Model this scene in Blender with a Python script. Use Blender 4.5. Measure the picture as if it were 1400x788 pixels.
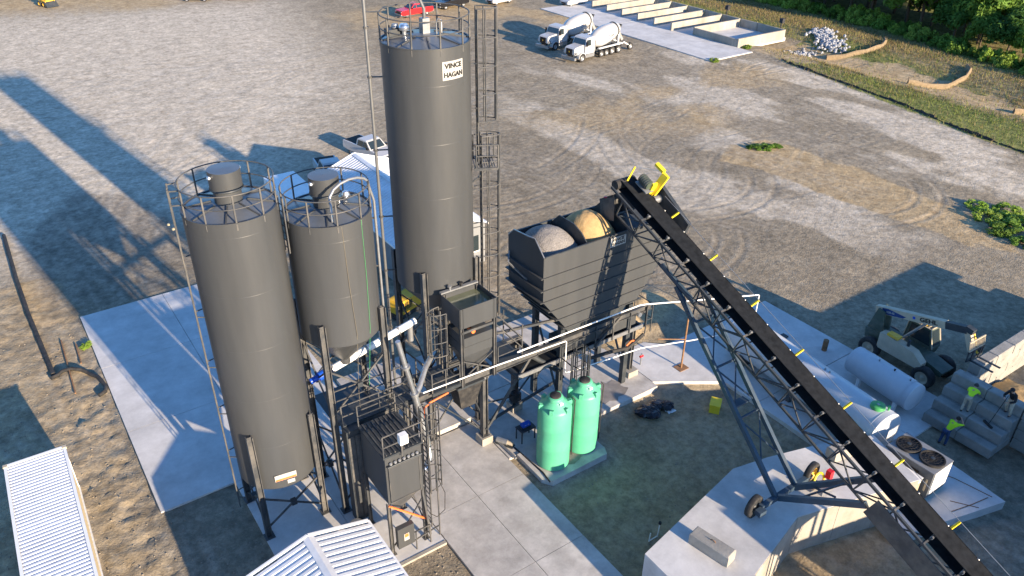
import bpy, math, random
import numpy as np
from mathutils import Vector, Matrix
random.seed(7)
SC = bpy.context.scene
for o in list(bpy.data.objects): bpy.data.objects.remove(o)
COL = SC.collection
R = math.radians

# ------------------------------------------------------------------ camera, sky, sun, exposure
cd = bpy.data.cameras.new('camera'); cam = bpy.data.objects.new('camera', cd); COL.objects.link(cam)
cd.sensor_width = 36; cd.lens = 28.0; cd.clip_start = 0.5; cd.clip_end = 9000
CR, CU, CB = ((0.82238145, -0.56885748, 0.00948309), (0.28707946, 0.42929805, 0.85632270), (-0.49119664, -0.70150150, 0.51635405))
cam.matrix_world = Matrix(((CR[0], CU[0], CB[0], 0), (CR[1], CU[1], CB[1], 0), (CR[2], CU[2], CB[2], 28.0), (0, 0, 0, 1)))
SC.camera = cam
SUN_EL = R(13.8); SH = R(98.0)                 # shadows fall towards plant azimuth 98 degrees
ld = (math.cos(SH)*math.cos(SUN_EL), math.sin(SH)*math.cos(SUN_EL), -math.sin(SUN_EL))
w = bpy.data.worlds.new('World'); SC.world = w; w.use_nodes = True
nt = w.node_tree; bg = nt.nodes['Background']
sky = nt.nodes.new('ShaderNodeTexSky'); sky.sky_type = 'NISHITA'; sky.sun_disc = False
sky.sun_elevation = SUN_EL
sky.sun_rotation = math.atan2(-ld[0], -ld[1])  # nishita: rotation measured clockwise from +Y
sky.air_density = 1.0; sky.dust_density = 0.2; sky.ozone_density = 6.0
nt.links.new(sky.outputs[0], bg.inputs[0]); bg.inputs[1].default_value = 0.128
sl = bpy.data.lights.new('sun', 'SUN'); sl.energy = 5.0; sl.angle = R(0.55); sl.color = (1.0, 0.80, 0.57)
so = bpy.data.objects.new('sun', sl); COL.objects.link(so)
so.rotation_euler = Vector(ld).to_track_quat('-Z', 'Y').to_euler(); so.location = (0, 0, 60)
SC.render.engine = 'CYCLES'
SC.view_settings.view_transform = 'Standard'; SC.view_settings.look = 'None'
SC.view_settings.gamma = 1; SC.view_settings.use_curve_mapping = False
SC.view_settings.exposure = 1.45
SC.cycles.max_bounces = 6; SC.cycles.diffuse_bounces = 3

# ------------------------------------------------------------------ materials
MATS = {}
def mk(name, col, rough=.6, metal=0., var=.18, scale=2.0, bump=0., bscale=25., dust=0., dustcol=(.42, .37, .30), streak=False, spec=.4, stain=0.):
    m = bpy.data.materials.new(name); m.use_nodes = True; n = m.node_tree.nodes; l = m.node_tree.links
    b = n['Principled BSDF']; b.inputs['Roughness'].default_value = rough; b.inputs['Metallic'].default_value = metal
    b.inputs['Specular IOR Level'].default_value = spec
    tc = n.new('ShaderNodeNewGeometry')
    src = tc.outputs['Position']
    if streak:
        mp = n.new('ShaderNodeMapping'); mp.inputs['Scale'].default_value = (1, 1, .12); l.new(src, mp.inputs[0]); src2 = mp.outputs[0]
    else: src2 = src
    nz = n.new('ShaderNodeTexNoise'); nz.inputs['Scale'].default_value = scale; nz.inputs['Detail'].default_value = 6; nz.inputs['Roughness'].default_value = .65
    l.new(src2, nz.inputs['Vector'])
    mr = n.new('ShaderNodeMapRange'); mr.inputs[1].default_value = .28; mr.inputs[2].default_value = .72
    mr.inputs[3].default_value = 1-var; mr.inputs[4].default_value = 1+var; l.new(nz.outputs['Fac'], mr.inputs[0])
    mx = n.new('ShaderNodeMix'); mx.data_type = 'RGBA'; mx.blend_type = 'MULTIPLY'; mx.inputs[0].default_value = 1
    mx.inputs[6].default_value = (*col, 1); l.new(mr.outputs[0], mx.inputs[7]); out = mx.outputs[2]
    if dust > 0:
        n2 = n.new('ShaderNodeTexNoise'); n2.inputs['Scale'].default_value = scale*.45; n2.inputs['Detail'].default_value = 8; n2.inputs['Roughness'].default_value = .7
        l.new(src2, n2.inputs['Vector'])
        r2 = n.new('ShaderNodeMapRange'); r2.inputs[1].default_value = .42; r2.inputs[2].default_value = .75; r2.inputs[3].default_value = 0; r2.inputs[4].default_value = dust
        l.new(n2.outputs['Fac'], r2.inputs[0])
        m2 = n.new('ShaderNodeMix'); m2.data_type = 'RGBA'; l.new(r2.outputs[0], m2.inputs[0]); l.new(out, m2.inputs[6]); m2.inputs[7].default_value = (*dustcol, 1); out = m2.outputs[2]
    if stain > 0:
        n3 = n.new('ShaderNodeTexNoise'); n3.inputs['Scale'].default_value = .33; n3.inputs['Detail'].default_value = 11; n3.inputs['Roughness'].default_value = .78
        l.new(src, n3.inputs['Vector'])
        r3 = n.new('ShaderNodeMapRange'); r3.inputs[1].default_value = .36; r3.inputs[2].default_value = .60; r3.inputs[3].default_value = 1-stain*1.5; r3.inputs[4].default_value = 1+stain*.5; l.new(n3.outputs['Fac'], r3.inputs[0])
        m3 = n.new('ShaderNodeMix'); m3.data_type = 'RGBA'; m3.blend_type = 'MULTIPLY'; m3.inputs[0].default_value = 1; l.new(out, m3.inputs[6]); l.new(r3.outputs[0], m3.inputs[7]); out = m3.outputs[2]
    l.new(out, b.inputs['Base Color'])
    if bump > 0:
        nb = n.new('ShaderNodeTexNoise'); nb.inputs['Scale'].default_value = bscale; nb.inputs['Detail'].default_value = 5; l.new(src, nb.inputs['Vector'])
        bp = n.new('ShaderNodeBump'); bp.inputs['Strength'].default_value = 1; bp.inputs['Distance'].default_value = bump; l.new(nb.outputs['Fac'], bp.inputs['Height']); l.new(bp.outputs[0], b.inputs['Normal'])
    MATS[name] = m; return m
mk('pipe_grey', (.10, .105, .11), .45, var=.15)
mk('silo_paint', (.050, .0535, .057), .42, var=.12, scale=1.2, dust=.12, dustcol=(.16, .15, .13), streak=True)
mk('steel_paint', (.047, .051, .056), .5, var=.2, scale=2.5, dust=.25)
mk('roof_sky_tint', (.085, .098, .115), .32, var=.12, scale=1.5, dust=.12)  # silo paint lightened and blued to carry sky reflection on the tops
mk('dirt_clod', (.24, .205, .16), .95, var=.35, scale=3)
mk('grey_panel', (.20, .21, .22), .5, var=.1)
mk('rope', (.16, .14, .10), .8)
mk('dark_steel', (.027, .034, .041), .5, var=.25, scale=3, dust=.08)
mk('navy_steel', (.030, .055, .085), .45, var=.2, scale=3, dust=.1)
mk('galv', (.30, .31, .32), .42, .6, var=.2, scale=4)
mk('bright_metal', (.60, .62, .64), .28, .85, var=.15, scale=4)
mk('white_paint', (.78, .78, .76), .4, var=.06, scale=2, dust=.12)
mk('tank_white', (.50, .52, .54), .3, var=.06, scale=2, dust=.1)
mk('white_gloss', (.42, .42, .42), .3, var=.05, scale=2, dust=.08, dustcol=(.5, .46, .4))
mk('roof_white', (.70, .71, .72), .45, .1, var=.10, scale=1.5, dust=.25, stain=.08)
mk('concrete', (.46, .44, .41), .85, var=.20, scale=.9, bump=.004, bscale=30, dust=.45, dustcol=(.36, .33, .29), stain=.20)
mk('concrete_new', (.55, .54, .52), .85, var=.12, scale=.8, bump=.003, bscale=30, dust=.28, dustcol=(.44, .41, .37), stain=.13)
mk('concrete_wall', (.33, .305, .26), .85, var=.18, scale=1.2, bump=.006, bscale=14, dust=.35, dustcol=(.23, .21, .18), streak=True, stain=.18)
mk('wet_stain', (.22, .20, .18), .55, var=.3, scale=2)
mk('block', (.27, .26, .235), .9, var=.25, scale=1.6, bump=.012, bscale=9, dust=.4, dustcol=(.22, .21, .195))
mk('rubber', (.018, .018, .019), .8, var=.3, scale=6, dust=.25, dustcol=(.2, .18, .15))
mk('belt', (.013, .015, .018), .9, var=.45, scale=4, dust=.22, dustcol=(.04, .04, .04), spec=.1)
mk('yellow', (.75, .55, .02), .45, var=.12, dust=.1)
mk('cat_yellow', (.72, .42, .03), .45, var=.12, dust=.15)
mk('red', (.60, .015, .02), .28, var=.05)
mk('black_gloss', (.012, .012, .014), .25, var=.1)
mk('blue_motor', (.01, .07, .45), .35, var=.1)
mk('navy_car', (.02, .05, .16), .3, var=.1)
mk('glass', (.02, .03, .035), .08, var=.1, spec=.8)
mk('sign_white', (.36, .355, .34), .5, var=.04)
mk('sign_black', (.015, .015, .015), .5, var=.05)
mk('orange', (.75, .16, .04), .5, var=.1)
mk('rust', (.22, .12, .06), .85, var=.35, scale=5)
mk('poly_green', (.085, .40, .235), .42, var=.06, scale=2, dust=.06)
mk('green_lid', (.06, .32, .10), .5, var=.1)
mk('tan_paint', (.45, .38, .27), .5, var=.15, dust=.3)
mk('machine_green', (.05, .075, .055), .5, var=.2, dust=.25)
mk('chiller_grey', (.10, .11, .12), .5, var=.12)
mk('skin', (.45, .26, .18), .6, var=.05)
mk('hivis', (.52, .85, .02), .7, var=.06, scale=6)
mk('denim', (.03, .06, .14), .85, var=.2, scale=8)
mk('black_cloth', (.012, .013, .016), .8, var=.2)
mk('khaki', (.42, .36, .27), .85, var=.15, scale=8)
mk('hair', (.03, .02, .015), .8)
mk('cream', (.36, .31, .21), .5, var=.08, dust=.2)
mk('sand_pile', (.40, .27, .125), .95, var=.18, scale=5, bump=.02, bscale=18)
mk('gravel_pile', (.22, .205, .19), .95, var=.45, scale=16, bump=.05, bscale=22)
mk('water', (.12, .13, .08), .12, var=.2, spec=.6)
mk('silt_fence', (.03, .03, .035), .8, var=.3)
mk('dam_wood', (.22, .165, .10), .9, var=.25, scale=4)
mk('stone_white', (.30, .31, .33), .9, var=.55, scale=2.2)
mk('plastic_bag', (.012, .012, .016), .3, var=.3)
mk('bark', (.09, .065, .045), .9, var=.3, scale=6)
mk('dark_interior', (.03, .03, .028), .9)

def leafmat(name, c1, c2, scale=.5):
    m = bpy.data.materials.new(name); m.use_nodes = True; n = m.node_tree.nodes; l = m.node_tree.links
    b = n['Principled BSDF']; b.inputs['Roughness'].default_value = .65; b.inputs['Specular IOR Level'].default_value = .2
    g = n.new('ShaderNodeNewGeometry'); nz = n.new('ShaderNodeTexNoise'); nz.inputs['Scale'].default_value = scale; nz.inputs['Detail'].default_value = 4
    l.new(g.outputs['Position'], nz.inputs['Vector'])
    cr = n.new('ShaderNodeValToRGB'); cr.color_ramp.elements[0].position = .32; cr.color_ramp.elements[1].position = .68
    cr.color_ramp.elements[0].color = (*c1, 1); cr.color_ramp.elements[1].color = (*c2, 1)
    l.new(nz.outputs['Fac'], cr.inputs[0])
    oi = n.new('ShaderNodeObjectInfo'); mr = n.new('ShaderNodeMapRange'); mr.inputs[3].default_value = .75; mr.inputs[4].default_value = 1.25; l.new(oi.outputs['Random'], mr.inputs[0])
    mx = n.new('ShaderNodeMix'); mx.data_type = 'RGBA'; mx.blend_type = 'MULTIPLY'; mx.inputs[0].default_value = 1; l.new(cr.outputs[0], mx.inputs[6]); l.new(mr.outputs[0], mx.inputs[7])
    l.new(mx.outputs[2], b.inputs['Base Color'])
    tr = n.new('ShaderNodeBsdfTranslucent'); l.new(mx.outputs[2], tr.inputs[0]); ms = n.new('ShaderNodeMixShader'); ms.inputs[0].default_value = .25
    out = n['Material Output']; l.new(b.outputs[0], ms.inputs[1]); l.new(tr.outputs[0], ms.inputs[2]); l.new(ms.outputs[0], out.inputs[0])
    MATS[name] = m
leafmat('leaf_dark', (.028, .075, .014), (.07, .15, .025))
leafmat('leaf_mid', (.07, .15, .02), (.16, .26, .04))
leafmat('leaf_light', (.16, .28, .03), (.34, .44, .08))
leafmat('straw', (.19, .15, .07), (.32, .25, .12), .3)
leafmat('grass_green', (.09, .15, .025), (.24, .27, .07), .25)

# ------------------------------------------------------------------ mesh builder
class MB:
    def __init__(s): s.v = []; s.f = []; s.sm = []
    def add(s, vs, fs, smooth=False):
        o = len(s.v); s.v += [tuple(p) for p in vs]; s.f += [[i+o for i in q] for q in fs]; s.sm += [smooth]*len(fs); return s
    def split(s, name, mat, parent=None):
        # one object for every loose piece
        par = list(range(len(s.v)))
        def find(i):
            while par[i] != i: par[i] = par[par[i]]; i = par[i]
            return i
        key = {}
        for i, p in enumerate(s.v):
            k = (round(p[0], 4), round(p[1], 4), round(p[2], 4))
            if k in key: par[find(i)] = find(key[k])
            else: key[k] = i
        for f in s.f:
            for j in f[1:]: par[find(j)] = find(f[0])
        groups = {}
        for f, sm in zip(s.f, s.sm): groups.setdefault(find(f[0]), []).append((f, sm))
        out = []
        for g in groups.values():
            m = MB(); idx = {}
            for f, sm in g:
                q = []
                for j in f:
                    if j not in idx: idx[j] = len(m.v); m.v.append(s.v[j])
                    q.append(idx[j])
                m.f.append(q); m.sm.append(sm)
            out.append(m.build(name, mat, parent))
        return out
    def box(s, x0, x1, y0, y1, z0, z1):
        return s.add([(x0,y0,z0),(x1,y0,z0),(x1,y1,z0),(x0,y1,z0),(x0,y0,z1),(x1,y0,z1),(x1,y1,z1),(x0,y1,z1)],
            [(0,3,2,1),(4,5,6,7),(0,1,5,4),(1,2,6,5),(2,3,7,6),(3,0,4,7)])
    def bar(s, a, b, w, h=None, up=(0,0,1)):
        a = Vector(a); b = Vector(b); h = h or w; d = (b-a).normalized(); u = Vector(up)
        if abs(d.dot(u)) > .98: u = Vector((1,0,0))
        x = d.cross(u).normalized()*w/2; y = x.cross(d).normalized()*h/2
        c = [-x-y, x-y, x+y, -x+y]
        return s.add([a+q for q in c]+[b+q for q in c], [(3,2,1,0),(4,5,6,7),(0,1,5,4),(1,2,6,5),(2,3,7,6),(3,0,4,7)])
    def ibeam(s, a, b, w, h, t=.03, up=(0,0,1)):
        a = Vector(a); b = Vector(b); d = (b-a).normalized(); u = Vector(up)
        if abs(d.dot(u)) > .98: u = Vector((0,1,0))
        x = d.cross(u).normalized(); y = x.cross(d).normalized()
        s.bar(a+y*(h/2-t/2), b+y*(h/2-t/2), w, t, u); s.bar(a-y*(h/2-t/2), b-y*(h/2-t/2), w, t, u); s.bar(a, b, t*.7, h-2*t, u); return s
    def tube(s, a, b, r, n=10, r2=None, caps=True):
        a = Vector(a); b = Vector(b); r2 = r if r2 is None else r2; d = (b-a).normalized(); u = Vector((0,0,1)) if abs(d.z) < .95 else Vector((1,0,0))
        x = d.cross(u).normalized(); y = x.cross(d)
        cs = [(math.cos(2*math.pi*i/n), math.sin(2*math.pi*i/n)) for i in range(n)]
        A = [a+(x*c+y*t)*r for c, t in cs]; B = [b+(x*c+y*t)*r2 for c, t in cs]
        s.add(A+B, [(i, i+n, (i+1) % n+n, (i+1) % n) for i in range(n)], True)
        if caps:
            s.add(A, [tuple(range(n))]); s.add(B, [tuple(range(n-1, -1, -1))])
        return s
    def path(s, pts, r, n=6, closed=False):
        P = [Vector(p) for p in pts]; m = len(P); vs = []; fs = []; px = None
        for i in range(m):
            if closed: d = P[(i+1) % m]-P[i-1]
            else: d = P[min(i+1, m-1)]-P[max(i-1, 0)]
            d.normalize()
            if px is None:
                u = Vector((0,0,1)) if abs(d.z) < .9 else Vector((1,0,0)); x = d.cross(u).normalized()
            else: x = (px-d*px.dot(d)).normalized()
            px = x; y = d.cross(x)
            vs += [P[i]+(x*math.cos(2*math.pi*k/n)+y*math.sin(2*math.pi*k/n))*r for k in range(n)]
        for i in range(m if closed else m-1):
            j = (i+1) % m
            for k in range(n): fs.append((i*n+k, i*n+(k+1) % n, j*n+(k+1) % n, j*n+k))
        s.add(vs, fs, True)
        if not closed: s.add(vs[:n], [tuple(range(n-1, -1, -1))]); s.add(vs[-n:], [tuple(range(n))])
        return s
    def arc(s, c, rad, a0, a1, r, z, n=6, seg=36):
        full = abs(a1-a0) >= 359.9; k = seg if full else max(3, int(seg*abs(a1-a0)/360))
        pts = [(c[0]+rad*math.cos(R(a0+(a1-a0)*i/k)), c[1]+rad*math.sin(R(a0+(a1-a0)*i/k)), z) for i in range(k if full else k+1)]
        return s.path(pts, r, n, full)
    def lathe(s, prof, n=32, c=(0,0,0), M=None, sharp=True):
        # prof: (r, z) pairs; segments split so that edges stay crisp
        for (r0, z0), (r1, z1) in zip(prof[:-1], prof[1:]):
            vs = []
            for rr, zz in ((r0, z0), (r1, z1)):
                for i in range(n):
                    t = 2*math.pi*i/n; p = Vector((rr*math.cos(t), rr*math.sin(t), zz))
                    if M: p = M @ p
                    vs.append(p+Vector(c))
            s.add(vs, [(i, (i+1) % n, (i+1) % n+n, i+n) for i in range(n)], True)
        return s
    def slathe(s, prof, n=24, c=(0,0,0), M=None):
        vs = []; m = len(prof)
        for rr, zz in prof:
            for i in range(n):
                t = 2*math.pi*i/n; p = Vector((rr*math.cos(t), rr*math.sin(t), zz))
                if M: p = M @ p
                vs.append(p+Vector(c))
        return s.add(vs, [(j*n+i, j*n+(i+1) % n, (j+1)*n+(i+1) % n, (j+1)*n+i) for j in range(m-1) for i in range(n)], True)
    def prism(s, poly, a, b, axis='y'):
        # poly: 2-D outline (counter-clockwise), extruded from a to b along the axis
        f = {'y': lambda p, t: (p[0], t, p[1]), 'x': lambda p, t: (t, p[0], p[1]), 'z': lambda p, t: (p[0], p[1], t)}[axis]
        n = len(poly); A = [f(p, a) for p in poly]; B = [f(p, b) for p in poly]
        s.add(A+B, [tuple(range(n)), tuple(range(2*n-1, n-1, -1))]+[(i, i+n, (i+1) % n+n, (i+1) % n) for i in range(n)]); return s
    def quad(s, *p): return s.add(p, [tuple(range(len(p)))])
    def xf(s, M):
        s.v = [tuple(M @ Vector(p)) for p in s.v]; return s
    def mesh(s, name, mat):
        me = bpy.data.meshes.new(name); me.from_pydata([tuple(p) for p in s.v], [], s.f)
        me.polygons.foreach_set('use_smooth', s.sm); me.materials.append(MATS[mat]); me.update(); return me
    def build(s, name, mat, parent=None, kind=None, fix=True):
        me = s.mesh(name, mat)
        if fix:
            import bmesh
            bm = bmesh.new(); bm.from_mesh(me); bmesh.ops.recalc_face_normals(bm, faces=bm.faces); bm.to_mesh(me); bm.free()
        o = bpy.data.objects.new(name, me); COL.objects.link(o)
        if parent:
            o.parent = parent
        if kind: o['kind'] = kind
        return o
def tag(o, label, cat, group=None):
    o['label'] = label; o['category'] = cat
    if group: o['group'] = group
    return o
def thing(name, label, cat, loc=(0,0,0), rz=0, group=None):
    o = bpy.data.objects.new(name, None); COL.objects.link(o); o.location = loc; o.rotation_euler = (0, 0, rz); o.empty_display_size = .3
    return tag(o, label, cat, group)
def inst(name, me, parent, loc=(0,0,0), rot=(0,0,0), scale=(1,1,1)):
    o = bpy.data.objects.new(name, me); COL.objects.link(o); o.parent = parent; o.location = loc; o.rotation_euler = rot; o.scale = scale; return o
def copy_tree(o, parent=None):
    c = o.copy(); COL.objects.link(c); c.parent = parent
    for ch in list(o.children): copy_tree(ch, c)
    return c
def text_mb(txt, size, depth=.006, sx=1.0, bold=.0):
    cu = bpy.data.curves.new('txt', 'FONT'); cu.body = txt; cu.size = size; cu.extrude = depth; cu.align_x = 'CENTER'; cu.align_y = 'CENTER'; cu.offset = bold; cu.resolution_u = 3
    ob = bpy.data.objects.new('txt', cu); COL.objects.link(ob)
    dg = bpy.context.evaluated_depsgraph_get(); me = bpy.data.meshes.new_from_object(ob.evaluated_get(dg))
    b = MB(); b.add([(v.co.x*sx, v.co.y, v.co.z) for v in me.vertices], [list(p.vertices) for p in me.polygons])
    bpy.data.objects.remove(ob); bpy.data.curves.remove(cu); bpy.data.meshes.remove(me); return b
def frameM(o, xax, yax):
    x = Vector(xax).normalized(); y = Vector(yax).normalized(); z = x.cross(y)
    return Matrix(((x.x, y.x, z.x, o[0]), (x.y, y.y, z.y, o[1]), (x.z, y.z, z.z, o[2]), (0,0,0,1)))
# ------------------------------------------------------------------ ground
def vnoise(x, y, seed):
    rs = np.random.RandomState(seed); T = rs.rand(256, 256)
    xi = np.floor(x).astype(int); yi = np.floor(y).astype(int); fx = x-xi; fy = y-yi
    fx = fx*fx*(3-2*fx); fy = fy*fy*(3-2*fy)
    a = T[xi % 256, yi % 256]; b = T[(xi+1) % 256, yi % 256]; c = T[xi % 256, (yi+1) % 256]; d = T[(xi+1) % 256, (yi+1) % 256]
    return (a*(1-fx)+b*fx)*(1-fy)+(c*(1-fx)+d*fx)*fy
def fbm(x, y, s, seed, oct=4):
    r = 0; a = .5
    for i in range(oct): r = r+a*vnoise(x*s+17.3*i, y*s-9.1*i, seed+i); s *= 2.03; a *= .5
    return r/(1-.5**oct)
def sst(e0, e1, x):
    t = np.clip((x-e0)/(e1-e0), 0, 1); return t*t*(3-2*t)
def inpoly(X, Y, poly, soft):
    # signed soft mask of a polygon
    ins = np.zeros(X.shape, bool); dm = np.full(X.shape, 1e9); n = len(poly)
    for i in range(n):
        (ax, ay), (bx, by) = poly[i], poly[(i+1) % n]
        if ay != by:
            c = ((ay > Y) != (by > Y)) & (X < (bx-ax)*(Y-ay)/(by-ay)+ax); ins ^= c
        dx, dy = bx-ax, by-ay; t = np.clip(((X-ax)*dx+(Y-ay)*dy)/(dx*dx+dy*dy), 0, 1)
        dm = np.minimum(dm, np.hypot(X-ax-t*dx, Y-ay-t*dy))
    sd = np.where(ins, dm, -dm); return sst(-soft, soft, sd)
def axis(lo, hi, d0, lo1, hi1, d1, far):
    a = list(np.arange(lo, hi+1e-6, d0)); b = list(np.arange(hi+d1, hi1, d1)); c = list(np.arange(lo-d1, lo1, -d1))[::-1]
    g = []; p = hi1; st = d1*1.6
    while p < far: g.append(p); p += st; st *= 1.35
    h = []; p = lo1; st = d1*1.6
    while p > -far: h.append(p); p -= st; st *= 1.35
    return np.array(h[::-1]+c+a+b+g)
gx = axis(-9, 52, .2, -30, 100, .3, 4000); gy = axis(8, 70, .2, -12, 108, .3, 4000)
X, Y = np.meshgrid(gx, gy, indexing='ij')
N1 = fbm(X, Y, .08, 1); N2 = fbm(X, Y, .35, 11); N3 = fbm(X, Y, 1.1, 21); N4 = fbm(X, Y, .02, 31)
near = sst(170, 110, np.hypot(X-20, Y-40))
foreL = inpoly(X, Y, [(-9, 8), (1.7, 8), (1.7, 50), (-.4, 57), (-9, 62)], 1.0)          # churned dirt beside the left pad
rough = inpoly(X, Y, [(-1.2, 26), (1.8, 26), (1.8, 45), (-1.2, 45)], .8)
pit = inpoly(X, Y, [(17.1, 4), (17.1, 21.6), (21.6, 21.8), (22.4, 24.2), (27, 24.6), (30.4, 22.4), (30.9, 15), (31, 4)], .9)
lowR = inpoly(X, Y, [(17, -10), (17, 13), (37, 13), (55, 9), (55, -10)], 1.5)
Z = -.10+.10*(N1-.5)+.05*(N2-.5)*near+.03*(N3-.5)*near
Z += (foreL*.10+rough*.10)*(fbm(X, Y, 1.6, 41)-.5)+(foreL*.05+rough*.10)*(fbm(X, Y, 3.2, 45, 2)-.5)
Z -= .38*pit+.22*lowR*(1-pit)
heap = np.exp(-(((X-31.6)/2.6)**2+((Y-31.2)/2.2)**2)); Z += 1.0*heap*(.7+.6*N3)
heap2 = np.exp(-(((X-28.6)/1.6)**2+((Y-30.0)/1.3)**2)); Z += .5*heap2*(.6+.8*N3)
# tyre tracks: pairs of shallow ruts on arcs and straights
tr = np.zeros_like(Z); trl = np.zeros_like(Z); rs = np.random.RandomState(5)
def rut(px, py, ang, curv, length, gauge=2.0, w=.28, amp=1.0):
    # arc of given curvature starting at (px,py); distance to the two wheel paths
    if abs(curv) < 1e-4: curv = 1e-4
    rad = 1/curv; cx = px-rad*math.sin(ang); cy = py+rad*math.cos(ang)
    d = np.hypot(X-cx, Y-cy); th = np.arctan2(Y-cy, X-cx); t0 = math.atan2(py-cy, px-cx)
    al = ((th-t0+math.pi) % (2*math.pi)-math.pi)*(1 if rad > 0 else -1)*abs(rad)
    m = sst(-.5, 2, al)*sst(length+2, length-2, al)
    for g in (-gauge/2, gauge/2):
        e = np.abs(d-abs(rad)-g); tr[:] = np.maximum(tr, m*amp*np.exp(-(e/w)**2)); trl[:] = np.maximum(trl, m*amp*np.exp(-((e-w*1.7)/(w*.8))**2))
for i in range(64): rut(rs.uniform(35, 84), rs.uniform(35, 85), rs.uniform(0, 6.28), rs.choice([-1, 1])*rs.uniform(.01, .16), rs.uniform(12, 45), 2.0, .2, rs.uniform(.4, 1))
for i in range(26): rut(rs.uniform(58, 82), rs.uniform(30, 60), R(rs.uniform(78, 102)), rs.choice([-1, 1])*rs.uniform(.0, .012), rs.uniform(20, 50), 2.0, .3, rs.uniform(.4, 1))
for i in range(16): rut(rs.uniform(1, 9), rs.uniform(50, 56), R(rs.uniform(80, 104)), rs.choice([-1, 1])*rs.uniform(.0, .07), rs.uniform(12, 26), 1.9, .26, rs.uniform(.5, 1))
for i in range(10): rut(rs.uniform(-1, 1.2), rs.uniform(18, 30), R(rs.uniform(82, 98)), rs.choice([-1, 1])*rs.uniform(.0, .03), rs.uniform(8, 22), 1.7, .24, rs.uniform(.5, 1))
for i in range(18): rut(rs.uniform(-10, 40), rs.uniform(60, 110), rs.uniform(0, 6.28), rs.choice([-1, 1])*rs.uniform(.01, .08), rs.uniform(20, 50), 2.0, .35, rs.uniform(.2, .5))
for i in range(9): rut(rs.uniform(18, 34), rs.uniform(2, 8), R(rs.uniform(60, 120)), rs.choice([-1, 1])*rs.uniform(.0, .06), rs.uniform(8, 16), 1.8, .26, rs.uniform(.4, .9))
tread = .6+.4*np.sin((X+Y*.3)*14)
Z -= (.035*tr*(.7+.3*tread)-.02*trl)*near*(1+foreL)
# swale and verge beyond the silt fence
swx = 97.5+(60-Y)*.06
inv = sst(86, 90, X+(Y-45)*-.12)
Z += -.9*np.exp(-((X-swx)/3.2)**2)*sst(84, 70, Y)+.35*np.exp(-((X-107)/4)**2)*sst(90, 70, Y)
# ---- material masks
wob = (N2-.5)*3+(N3-.5)*1.5
sand_strip = inpoly(X+wob*.5, Y+wob*.5, [(56, 46.5), (60.5, 49), (64.2, 47.6), (65.3, 36), (64.0, 26), (61, 21), (59, 24), (58.3, 30), (58.1, 39)], .8)
verge = sst(-1, 1.2, (X-(88.6-(65-Y)*.215+(np.maximum(0, Y-65))*.30))+wob*.35)*sst(72, 74, Y*1.0+(X-88)*.0+200*(X < 200)-126+0*Y) if False else sst(-1, 1.2, X-np.where(Y < 65, 88.6-(65-Y)*.205, np.where(Y < 71.5, 88.6+(Y-65)*.5, 100.5))+wob*.35)
swsand = inpoly(X+wob, Y+wob, [(94, 66), (99.5, 65), (101.5, 56), (100, 46), (99, 36), (96, 30), (92.6, 33), (92.2, 46), (93.5, 58)], .8)*(.75+.5*(N3-.3))
sandtop = inpoly(X+wob, Y+wob, [(89, 63.5), (99, 63.5), (101, 71.5), (90.5, 72.5)], 1.0)
farsand = sst(.40, .60, N1)*.75*sst(30, 60, X)*inpoly(X, Y, [(36, 62), (62, 50), (86, 60), (88, 125), (36, 125)], 6)
heapsand = np.clip(heap*1.6+heap2*1.5, 0, 1)
yellowfar = inpoly(X+wob, Y+wob, [(4, 146), (30, 141), (44, 150), (30, 175), (4, 175)], 5)
sand = np.clip(np.maximum.reduce([sand_strip*.95, swsand, sandtop*.8, farsand*.8, heapsand*.8, yellowfar*.7, inpoly(X+wob*.5, Y+wob*.5, [(-1, 50.4), (1.8, 50.4), (1.6, 57), (-.8, 58)], .5)*.8, rough*.45*sst(.4, .6, N3), foreL*.42, pit*.55]), 0, 1)
pale = np.clip(sst(.50, .62, fbm(X*1.1, Y*.45, .15, 51)+.10*(N3-.5))*inpoly(X, Y, [(40, 30), (92, 20), (90, 75), (60, 82), (40, 60)], 5)*.85+inpoly(X, Y, [(-60, 62), (18, 60), (38, 86), (48, 140), (-60, 160)], 9)*.9, 0, 1)
dark = np.clip(inpoly(X+wob*.3, Y+wob*.3, [(-.2, 50.5), (8.2, 50.5), (12, 55), (8.6, 68), (5, 72), (.3, 64)], .8)*(.55+.3*tr)+inpoly(X, Y, [(1.4, 14), (5.25, 14), (5.25, 30.6), (1.4, 30.6)], .15)*.42+inpoly(X, Y, [(9, 12), (11.9, 12), (11.9, 21.9), (9, 21.9)], .12)*.45+pit*.30+lowR*.45*(1-pit)+inpoly(X+wob, Y+wob, [(17, 34), (60, 20), (60, 52), (44, 66), (30, 60), (20, 52)], 5)*.22, 0, 1)
grass = np.clip(verge*(1-swsand)*(1-sandtop*.75), 0, 1)
we = np.where(Y < 92, 119.5-np.maximum(0, 72-Y)*.26, 119.5-(Y-92)*.1)
dry = np.clip(1.1*np.exp(-((X-we+8.5)/4.2)**2)+.9*np.exp(-((X-93.4-(Y-55)*.06)/1.7)**2)+.5*sst(.5, .6, N1), 0, 1)*(.6+.6*N3)
me = bpy.data.meshes.new('ground'); nx, ny = X.shape
co = np.stack([X, Y, Z], -1).reshape(-1, 3).astype(np.float32)
ii = np.arange(nx*ny).reshape(nx, ny); q = np.stack([ii[:-1, :-1], ii[1:, :-1], ii[1:, 1:], ii[:-1, 1:]], -1).reshape(-1, 4)
me.vertices.add(len(co)); me.vertices.foreach_set('co', co.ravel())
me.loops.add(q.size); me.loops.foreach_set('vertex_index', q.ravel().astype(np.int32)); me.polygons.add(len(q))
me.polygons.foreach_set('loop_start', np.arange(0, q.size, 4, dtype=np.int32)); me.polygons.foreach_set('use_smooth', np.ones(len(q), bool))
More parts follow.
